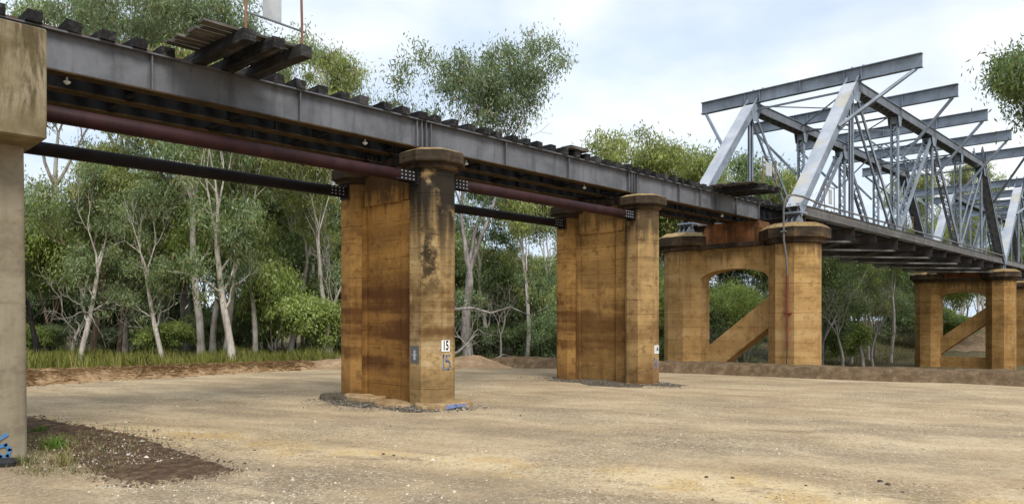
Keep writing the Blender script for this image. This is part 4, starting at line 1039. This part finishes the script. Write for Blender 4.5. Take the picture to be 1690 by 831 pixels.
# trees one can tell apart, left to right
FR = 'gum trees along the edge of the clearing'
put('burnt', fan(62, 36), 'black burnt bare tree behind the tall grass at far left', 'tree', FR, 'burnt_tree', 1.0, 0.85, 2.0)
put('lean', fan(150, 37), 'leaning rough barked gum behind the grass, right of burnt tree', 'tree', FR, s=0.95, rz=0.6)
put('mid_a', fan(196, 38), 'short stocky gum with pale broken limbs left of twin trunks', 'tree', FR, s=0.85, rz=2.2)
put('tall_b', fan(313, 42), 'massive grey gum with very tall crown behind the pale slim trunks', 'tree', FR, s=1.12, rz=1.0)
put('slim_a', fan(332, 36), 'slim pale gum in front of the massive grey trunk', 'tree', FR, s=1.15, sz=1.15, rz=0.4)
put('slim_b', fan(384, 34), 'slim white forked gum at the end of the straw windrow', 'tree', FR, s=1.0, sz=1.05, rz=2.4)
put('slim_b', fan(372, 37), 'slim leaning white gum just behind the forked one', 'tree', FR, s=0.85, sz=1.1, rz=4.1)
put('tall_c', fan(548, 37), 'tall gum with ragged white trunk left of pier 15', 'tree', FR, s=0.72, sz=0.64, rz=3.3)
put('tall_a', fan(230, 46), 'tall spreading gum rising above the refuge platform', 'tree', FR, s=1.12, rz=0.3)
put('tall_a', fan(90, 48), 'tall gum rising above the track at upper left', 'tree', FR, s=1.05, rz=2.6)
put('tall_c', fan(508, 47), 'tall gum whose crown shows right of the refuge platform', 'tree', FR, s=0.9, sz=1.08, rz=5.1)
put('round', fan(772, 37.5), 'tall round crowned grey gum standing between piers 15 and 14', 'tree', FR, s=1.03, rz=4.34)
for q, (px, d, k, lb, s_, rz) in enumerate([(132, 35.5, 'slim_b', 'slim pale gum just right of the burnt tree', 0.8, 5.2), (205, 39, 'slim_a', 'slim white gum beside the short stocky gum', 0.85, 1.1), (268, 34.8, 'slim_b', 'thin brown barked gum left of the massive grey trunk', 0.7, 2.0),
    (350, 38.5, 'slim_a', 'slim white gum between the massive trunk and the forked gum', 1.05, 3.4), (420, 38, 'slim_a', 'slim pale gum right of the forked white gum', 0.9, 0.9), (478, 39.5, 'slim_b', 'slim pale gum left of the bright green shrub', 0.95, 4.6), (530, 41, 'slim_a', 'straight thin white gum behind the ragged trunk', 1.1, 2.2),
    (812, 40, 'slim_b', 'thin pale gum just right of the round gum', 0.85, 1.9), (910, 42, 'slim_a', 'thin white gum against the left edge of pier 14', 0.85, 5.5), (1425, 63, 'slim_b', 'thin pale leaning gum between the arched piers', 0.9, 0.7), (1470, 68, 'slim_a', 'thin white gum left of the farther arched pier', 0.9, 1.7)]):
    put(k, fan(px, d), lb, 'tree', FR, s=s_, rz=rz)
put('slim_a', fan(868, 38), 'slim straight white gum just left of pier 14', 'tree', FR, s=0.75, rz=1.4)
put('slim_b', fan(850, 41), 'slim pale gum between the round gum and pier 14', 'tree', FR, s=0.8, rz=3.0)
put('thin_dark', fan(893, 35.5), 'thin black stemmed sapling beside pier 14', 'tree', FR, 'sapling', 0.72, 0.72, 0.5)
put('mid_a', fan(1058, 55), 'bushy olive gum above the deck between pier 14 and truss', 'tree', FR, s=1.45, sz=1.42, rz=0.9)
put('mid_c', fan(985, 56), 'light green gum top just left of the bushy olive gum', 'tree', FR, s=1.35, sz=1.4, rz=3.9)
put('mid_b', fan(1172, 64), 'gum crown behind the left end post of the truss', 'tree', FR, s=1.6, sz=1.65, rz=1.9)
put('mid_a', fan(1290, 70), 'gum crown showing between the two end posts', 'tree', FR, s=1.4, sz=1.5, rz=4.4)
put('slim_a', fan(1405, 66), 'slim pale gum right of the large arched pier', 'tree', FR, s=0.9, rz=2.9)
put('overhang', fan(1745, 29.5), 'dark gum whose crown hangs in at the upper right corner', 'tree', FR, s=1.0, rz=0.4)
for q, (px, d, k, lb, s, rz) in enumerate([
    (118, 36, 'dead', 'pale dead branching snag right of the burnt tree', 0.9, 1.0), (255, 36.5, 'dead', 'dead pale limbs tangled left of the slim white gum', 0.8, 2.7),
    (540, 36, 'dead_b', 'bleached dead trunk with ragged limbs beside pier 15', 0.85, 0.2), (770, 36, 'dead', 'low dead branches beside the round gum behind pier 15', 0.6, 2.1),
    (826, 38, 'dead_b', 'dead pale sapling limbs left of pier 14', 0.6, 1.0), (1190, 43, 'dead', 'pale dead branches seen low through the arch', 0.75, 0.3),
    (1232, 44, 'dead_b', 'bleached dead sticks under the diagonal strut', 0.5, 4.0), (1390, 52, 'dead_b', 'pale dead leaning limbs right of the arched pier', 0.9, 2.0),
    (1440, 58, 'dead_b', 'bleached dead tree between the two arched piers', 1.0, 5.0)]):
    put(k, fan(px, d), lb, 'dead tree', 'dead trees at the edge of the bush', 'dead_tree', s, None, rz)

# the bush behind
rf = random.Random(5)
BK = 'trees of the dense bush behind the bridge'
LBL = {'tall_a': 'tall pale trunked gum deep in the dense bush', 'tall_b': 'tall grey gum deep in the dense bush', 'tall_c': 'tall olive crowned gum deep in the dense bush',
       'mid_a': 'bushy olive tree deep in the dense bush', 'mid_b': 'dark bushy tree deep in the dense bush', 'mid_c': 'light green bushy tree deep in the dense bush', 'slim_a': 'slim white stemmed gum deep in the dense bush', 'slim_b': 'slim leaning gum deep in the dense bush'}
def clear_of_bridge(p): return p.y > 22.5 or p.x < -3
SECT = [(60, 'behind the grey pier at far left'), (200, 'behind the burnt tree'), (340, 'behind the massive grey gum'), (470, 'behind the straw windrow end'), (570, 'left of pier 15'), (760, 'hidden behind pier 15'), (850, 'behind the round gum'), (935, 'left of pier 14'), (1095, 'behind pier 14'), (1270, 'seen through the large arch'), (1370, 'behind the large arched pier'), (1440, 'right of the large arched pier'), (1510, 'left of the farther arched pier'), (1640, 'seen through the farther arch'), (9999, 'beyond the second truss')]
def where(px, d):
    w = next(t_ for lim, t_ in SECT if px < lim)
    return ('front rank, ' if d < 45 else 'second rank, ' if d < 53 else 'third rank, ' if d < 66 else 'deepest rank, ') + w
def row(px0, px1, step, d0, dj, kinds, s0, s1, zmax=None):
    px = px0
    while px < px1:
        d = d0 + rf.uniform(-dj, dj); p = fan(px + rf.uniform(-step * 0.4, step * 0.4), d); px += step
        k = rf.choice(kinds); s = rf.uniform(s0, s1); rz = rf.uniform(0, 6.28); sz = s * rf.uniform(0.92, 1.12)
        if not clear_of_bridge(p): continue
        put(k, p, LBL[k].replace('deep in the dense bush', 'in the bush, ' + where(px - step, d)), 'tree', BK, s=s, sz=sz, rz=rz)
row(-260, 560, 92, 41.5, 2.0, ['mid_c', 'slim_b', 'slim_a'], 0.75, 0.95)
row(-300, 60, 70, 49, 2.5, ['mid_a', 'mid_b', 'mid_c'], 0.9, 1.1)
row(60, 220, 54, 50, 2, ['mid_a', 'mid_c'], 0.55, 0.68)
row(230, 440, 84, 49, 2.5, ['mid_a', 'tall_c', 'mid_c'], 0.9, 1.1)
row(440, 620, 60, 49, 2.5, ['mid_a', 'mid_c'], 0.9, 1.0)
row(-320, 560, 60, 60, 3, ['mid_c', 'mid_a', 'mid_c'], 0.7, 0.9)
row(260, 470, 90, 58, 3, ['tall_a', 'tall_c'], 0.8, 0.95)
row(560, 960, 58, 43, 2, ['mid_b', 'mid_a', 'mid_c'], 0.5, 0.65)
row(560, 800, 50, 52, 3, ['mid_a', 'mid_b', 'slim_b', 'mid_c'], 0.75, 0.95)
row(800, 1000, 44, 52, 3, ['mid_a', 'mid_c'], 0.6, 0.72)
row(560, 1000, 70, 64, 3, ['mid_c', 'mid_a'], 0.65, 0.75)
row(960, 1340, 44, 48, 2.5, ['mid_b', 'mid_a', 'mid_c'], 0.6, 0.8)
row(1000, 1420, 46, 60, 3, ['mid_b', 'mid_a', 'slim_b'], 0.9, 1.15)
row(1320, 1520, 34, 70, 3, ['mid_b', 'mid_a', 'slim_a'], 0.8, 1.0)
row(1380, 1700, 30, 90, 4, ['mid_b', 'mid_a', 'mid_c'], 1.05, 1.35)
row(1480, 1760, 22, 135, 4, ['mid_b', 'mid_a'], 1.0, 1.3)
row(1500, 1800, 28, 112, 5, ['mid_b', 'mid_a', 'tall_c'], 1.2, 1.5)

# understorey
SH = 'shrubs of the understorey'
SL_ = {'shrub_a': 'dark green shrub in the understorey of the bush', 'shrub_b': 'light green shrub in the understorey of the bush', 'shrub_c': 'tall grey green shrub in the understorey of the bush'}
put('shrub_b', fan(516, 36), 'bright green shrub just left of pier 15', 'shrub', SH, 'shrub', 1.05, 1.0, 0.3)
put('shrub_b', fan(452, 38), 'tall bright green bush left of the one beside pier 15', 'shrub', SH, 'shrub', 0.9, 1.5, 1.3)
put('shrub_b', fan(278, 36), 'bright green shrub at the foot of the massive grey gum', 'shrub', SH, 'shrub', 0.7, 0.62, 2.3)
put('shrub_a', fan(917, 36), 'dark green shrub against the left side of pier 14', 'shrub', SH, 'shrub', 0.8, 0.75, 2.3)
def shrubs(px0, px1, step, d0, dj, kinds, s0, s1):
    px = px0
    while px < px1:
        p = fan(px + rf.uniform(-step * 0.5, step * 0.5), d0 + rf.uniform(-dj, dj)); lw = where(px, d0); px += step; k = rf.choice(kinds); s = rf.uniform(s0, s1); rz = rf.uniform(0, 6.28); z = s * rf.uniform(0.8, 1.15)
        if clear_of_bridge(p): put(k, p, SL_[k].replace('in the understorey of the bush', 'in the understorey, ' + lw), 'shrub', SH, 'shrub', s, z, rz)
shrubs(-200, 560, 64, 40, 1.2, ['shrub_a', 'shrub_c', 'shrub_b'], 0.4, 0.7)
shrubs(-200, 560, 52, 45, 1.5, ['shrub_a', 'shrub_c', 'shrub_b'], 0.8, 1.15)
shrubs(570, 1000, 40, 40, 1.5, ['shrub_a', 'shrub_c', 'shrub_b'], 0.6, 1.0)
shrubs(570, 1320, 40, 47, 1.5, ['shrub_a', 'shrub_c'], 0.9, 1.3)
shrubs(1130, 1300, 26, 42.5, 1.0, ['shrub_c', 'shrub_a'], 0.7, 0.95)
shrubs(1340, 1520, 30, 62, 2.0, ['shrub_a', 'shrub_c', 'shrub_b'], 1.1, 1.5)
shrubs(1480, 1760, 34, 84, 3.0, ['shrub_a', 'shrub_c', 'shrub_b'], 1.0, 1.5)

# fallen branches
def fallen(name, pts, r0, label):
    mb = MB(); mb.tube([Vector(p) + Vector((0, 0, gh(p[0], p[1]))) for p in pts], [r0 * (1 - 0.75 * i / (len(pts) - 1)) for i in range(len(pts))], 7); return tag(mb.build(name, 'bark_grey', None, smooth='edges'), label, 'branch', 'fallen branches')
def arc(px0, d0, px1, d1, zs): 
    a, b = fan(px0, d0), fan(px1, d1); n = len(zs); return [(a.x + (b.x - a.x) * i / (n - 1), a.y + (b.y - a.y) * i / (n - 1), zs[i]) for i in range(n)]
fallen('fallen_branch', arc(738, 35, 786, 36.5, [0.42, 0.55, 0.95, 1.5]), 0.10, 'pale bent fallen branch between pier 15 and the round gum')
fallen('fallen_branch', arc(745, 36, 905, 37.5, [2.6, 2.75, 2.6, 3.1, 2.9, 3.6]), 0.085, 'long pale broken limb lying across behind pier 15')
fallen('fallen_branch', arc(800, 34.3, 846, 35.5, [0.05, 0.25, 0.5, 0.42]), 0.06, 'thin curved pale branch on the dirt mound')
fallen('fallen_branch', arc(555, 34.5, 600, 36, [0.3, 0.35, 0.3]), 0.12, 'grey log on the ground left behind pier 15')

# ------------------------------------------------------------------ grass, straw, pebbles
def blades(name, pos, h, w, cols, seed, lean=0.45, flat=False):
    rg = np.random.default_rng(seed); N = len(pos); a = rg.uniform(0, 6.283, N); hh = (h * rg.uniform(0.35, 1.15, N) * (1 + 0.35 * np.sin(pos[:, 0] * 1.3) * np.sin(pos[:, 1] * 1.1 + 2)))[:, None]
    s = np.stack([np.cos(a), np.sin(a), np.zeros(N)], 1) * (w * rg.uniform(0.6, 1.3, N))[:, None]
    b = rg.uniform(0, 6.283, N)
    if flat: d = np.stack([np.cos(b), np.sin(b), rg.uniform(-0.15, 0.35, N)], 1)
    else:
        l = np.abs(rg.normal(0, lean, N)); d = np.stack([np.cos(b) * l, np.sin(b) * l, np.ones(N)], 1)
    d /= np.linalg.norm(d, axis=1)[:, None]; mid = pos + d * hh * 0.55; e = d.copy(); e[:, 2] -= 0.35; tip = mid + e * hh * 0.5
    V = np.stack([pos - s, pos + s, mid + s * 0.7, tip, mid - s * 0.7], 1); c = np.array(cols)[rg.integers(0, len(cols), N)] * rg.uniform(0.7, 1.3, N)[:, None]
    return fast_mesh(name, V, 5, 'grass_blade', c)
def scatter(px0, px1, d0, d1, N, seed, ok=None):
    rg = np.random.default_rng(seed); out = []
    for _ in range(N):
        p = fan(rg.uniform(px0, px1), math.sqrt(rg.uniform(d0 * d0, d1 * d1)))
        if ok and not ok(p): continue
        out.append((p.x, p.y, gh(p.x, p.y) - 0.02))
    return np.array(out)
GR = [(0.20, 0.22, 0.05), (0.26, 0.265, 0.065), (0.15, 0.185, 0.045), (0.34, 0.30, 0.12)]
tag(link('tall_grass', blades('tall_grass', np.concatenate([scatter(-150, 420, 32.0, 38, 26000, 1, lambda p: mn.noise(Vector((p.x * 0.5, p.y * 0.5, 1))) > -0.12 + 0.25 * math.sin(p.x * 9)), scatter(420, 560, 33.6, 38, 5000, 2)]), 0.80, 0.016, GR, 3, 0.35)), 'tall yellow green grass at the left bush edge', 'grass', kind='stuff')
tag(link('bush_grass', blades('bush_grass', np.concatenate([scatter(430, 1000, 34.5, 44, 9000, 4), scatter(-150, 520, 38, 46, 7000, 5), scatter(1330, 1720, 58, 90, 9000, 6, clear_of_bridge)]), 0.6, 0.02, [(0.10, 0.12, 0.035), (0.16, 0.17, 0.055), (0.24, 0.19, 0.09)], 7, 0.5)), 'thin undergrowth grass among the trees', 'grass', kind='stuff')
# straw strands over the windrow
rg = np.random.default_rng(31); sp = []
for i in range(9000):
    k = rg.uniform(0, 89.99); p = cl[int(k)].lerp(cl[int(k) + 1], k - int(k)); a = (cl[int(k) + 1] - cl[int(k)]).normalized(); u = np.clip(rg.normal(0, 0.5), -1.15, 1.15)
    w = 1.5 - 0.7 * k / 90; q = p + Vector((-a.y, a.x, 0)) * (u * w); sp.append((q.x, q.y, max(0.01, (0.44 - 0.16 * k / 90) * (1 - u * u) + rg.uniform(-0.03, 0.06))))
st = link('loose_straw', blades('loose_straw', np.array(sp), 0.34, 0.014, [(0.46, 0.31, 0.16), (0.36, 0.22, 0.11), (0.56, 0.42, 0.25), (0.36, 0.23, 0.12)], 8, flat=True)); tag(st, kind='stuff'); st.parent = straw_bed
# weeds on the dark soil by the nearest pier
def tuft(c, n, h, w, cols, seed, r): 
    rg = np.random.default_rng(seed); pos = np.stack([c.x + rg.normal(0, r, n), c.y + rg.normal(0, r, n), np.full(n, gh(c.x, c.y) + 0.01)], 1); return blades('grass_tuft', pos, h, w, cols, seed, 0.6)
for px, py, n, h, r, cols, lb in ((103, 768, 90, 0.36, 0.05, [(0.42, 0.36, 0.17), (0.30, 0.30, 0.09), (0.5, 0.43, 0.25)], 'straw coloured grass tuft on the dark soil beside the grey pier'),
                                  (92, 742, 130, 0.22, 0.09, [(0.13, 0.22, 0.04), (0.18, 0.27, 0.06)], 'bright green weed tuft behind the straw coloured tuft'),
                                  (66, 712, 120, 0.20, 0.09, [(0.08, 0.14, 0.035), (0.12, 0.18, 0.045)], 'dark green weed clump against the grey pier edge'),
                                  (40, 765, 200, 0.16, 0.07, [(0.27, 0.27, 0.12), (0.17, 0.19, 0.07), (0.38, 0.33, 0.2)], 'dry weeds at the foot of the grey pier')):
    tag(link('grass_tuft', tuft(ground_px(px, py), n, h, 0.008, cols, int(px), r)), lb, 'grass', 'weed tufts by the grey pier')
tag(link('low_weeds', blades('low_weeds', np.array([(p.x, p.y, gh(p.x, p.y) + 0.02) for p in [ground_px(x, y) for x, y in zip(rg.triangular(5, 40, 330, 2600), rg.uniform(700, 800, 2600))] if (p - cen).length < 2.3]), 0.10, 0.006, [(0.14, 0.19, 0.05), (0.34, 0.30, 0.15), (0.24, 0.17, 0.09), (0.42, 0.36, 0.22)], 41, 0.9)), 'scattered low weeds on the dark soil patch', 'grass', kind='stuff')

def pebbles(name, pos, r, cols, seed, label):
    rg = np.random.default_rng(seed); N = len(pos); rr = (r * np.exp(rg.normal(0, 0.45, N)))[:, None]
    O = np.array([(1, 0, 0), (0, 1, 0), (-1, 0, 0), (0, -1, 0), (0, 0, 0.8)], dtype=float)
    a = rg.uniform(0, 6.283, N); ca, sa = np.cos(a), np.sin(a)
    jit = rg.uniform(0.6, 1.3, (N, 5, 1)); P = O[None] * jit
    X = P[:, :, 0] * ca[:, None] - P[:, :, 1] * sa[:, None]; Y = P[:, :, 0] * sa[:, None] + P[:, :, 1] * ca[:, None]
    P = np.stack([X, Y, P[:, :, 2]], 2) * rr[:, None, :] + pos[:, None, :]
    T = np.stack([P[:, [0, 1, 4]], P[:, [1, 2, 4]], P[:, [2, 3, 4]], P[:, [3, 0, 4]]], 1).reshape(-1, 3, 3)
    c = np.array(cols)[rg.integers(0, len(cols), N)] * rg.uniform(0.75, 1.2, N)[:, None]
    return tag(link(name, fast_mesh(name, T, 3, 'pebble', np.repeat(c, 4, 0))), label, 'gravel', kind='stuff')
PB = [(0.42, 0.32, 0.20), (0.36, 0.26, 0.155), (0.55, 0.45, 0.32), (0.40, 0.30, 0.19), (0.26, 0.185, 0.115), (0.62, 0.53, 0.40), (0.14, 0.10, 0.065), (0.45, 0.38, 0.29)]
def dens(p): return mn.noise(Vector((p.x * 0.45, p.y * 0.45, 11))) + 0.4 * mn.noise(Vector((p.x * 1.6, p.y * 1.6, 4))) > rgd.uniform(-0.55, 0.5)
rgd = random.Random(9)
pebbles('loose_gravel', scatter(-60, 1760, 7.6, 21, 95000, 51, dens) + np.array([0, 0, 0.012]), 0.0085, PB, 52, 'loose pale gravel scattered over the clearing')
pebbles('gravel_patch', scatter(150, 760, 7.6, 10.4, 20000, 53, lambda p: mn.noise(Vector((p.x * 0.7, p.y * 0.7, 2))) > rgd.uniform(-0.45, 0.6)) + np.array([0, 0, 0.012]), 0.008, [(0.52, 0.49, 0.42), (0.40, 0.37, 0.30), (0.62, 0.58, 0.50), (0.20, 0.18, 0.15)], 54, 'pale grey gravel patch at the bottom of the picture')
rg = np.random.default_rng(61)
def ringpos(cx, N): 
    a = rg.uniform(0, 6.283, N); r = rg.uniform(0.5, 1.0, N) + 0.25 * np.abs(rg.normal(0, 1, N)) * (np.sin(a * 3 + cx) > -0.2); return np.stack([cx - 0.2 + 1.35 * r * np.cos(a), 15.38 + 2.75 * r * np.sin(a), np.clip(0.11 * (1.05 - r), 0, 1) + 0.005], 1)
pebbles('apron_gravel', np.concatenate([ringpos(11.6, 5500), ringpos(20.6, 2500)]), 0.012, [(0.10, 0.085, 0.065), (0.20, 0.17, 0.13), (0.36, 0.32, 0.26), (0.06, 0.05, 0.04)], 62, 'dark coarse gravel around the pier feet')
pebbles('soil_debris', np.array([(p.x, p.y, gh(p.x, p.y) + 0.03) for p in [ground_px(x, y) for x, y in zip(rg.uniform(40, 380, 1100), rg.uniform(700, 800, 1100))] if (p - cen).length < 1.9]), 0.014, [(0.5, 0.45, 0.38), (0.3, 0.25, 0.19), (0.12, 0.08, 0.06)], 63, 'chips and clods on the dark soil patch')
rs = random.Random(77)
for q, (px, py, sz) in enumerate(((633, 750, 0.028), (650, 752, 0.024), (1166, 787, 0.028), (1209, 788, 0.028), (1453, 795, 0.032), (1466, 800, 0.032), (1490, 812, 0.022), (1330, 801, 0.022), (420, 742, 0.028))):
    p = ground_px(px, py); mb = MB(); N = 7
    mb.rings([[(sz * k_ * (0.8 + 0.4 * rs.random()) * math.cos(2 * math.pi * i / N), sz * k_ * (0.8 + 0.4 * rs.random()) * math.sin(2 * math.pi * i / N), z_ * sz) for i in range(N)] for k_, z_ in ((0.9, -0.2), (1.05, 0.3), (0.6, 0.75))])
    o = mb.build('loose_stone', 'wet_gravel', None, loc=(p.x, p.y, gh(p.x, p.y))); tag(o, ('left stone of the dark pair on the yellow track', 'right stone of the dark pair on the yellow track', 'lone dark stone right of centre near the bottom', 'dark stone beside the lone one near the bottom', 'left dark stone of the lower right pair', 'right dark stone of the lower right pair', 'small dark stone below the lower right pair', 'small dark stone left of the lower right pair', 'lone dark stone on the gravel left of pier 15')[q], 'stone', 'loose stones on the clearing')
ed = np.random.default_rng(88); idx = ed.integers(0, len(dense), 2600); off_ = ed.normal(0, 0.13, (2600, 2))
pebbles('soil_clods', np.array([(dense[i].x + o_[0], dense[i].y + o_[1], gh(dense[i].x, dense[i].y) + 0.008) for i, o_ in zip(idx, off_)]), 0.010, [(0.07, 0.045, 0.03), (0.11, 0.075, 0.048), (0.16, 0.11, 0.07)], 89, 'dark crumbs along the edge of the soil patch')
c0 = ground_px(2, 768)
mb = MB(); mb.rings([rrect(-0.34, 0.20, -0.12, 0.12, 0.05, 0.0), rrect(-0.36, 0.21, -0.13, 0.13, 0.06, 0.06), rrect(-0.30, 0.17, -0.09, 0.10, 0.05, 0.10)]); o = mb.build('rubber_block', 'dark_rubber', None, loc=(c0.x, c0.y, gh(c0.x, c0.y)))
o.rotation_euler = (0, 0, R(-35)); tag(o, 'small black rubber block at the foot of the grey pier, lower left', 'block')
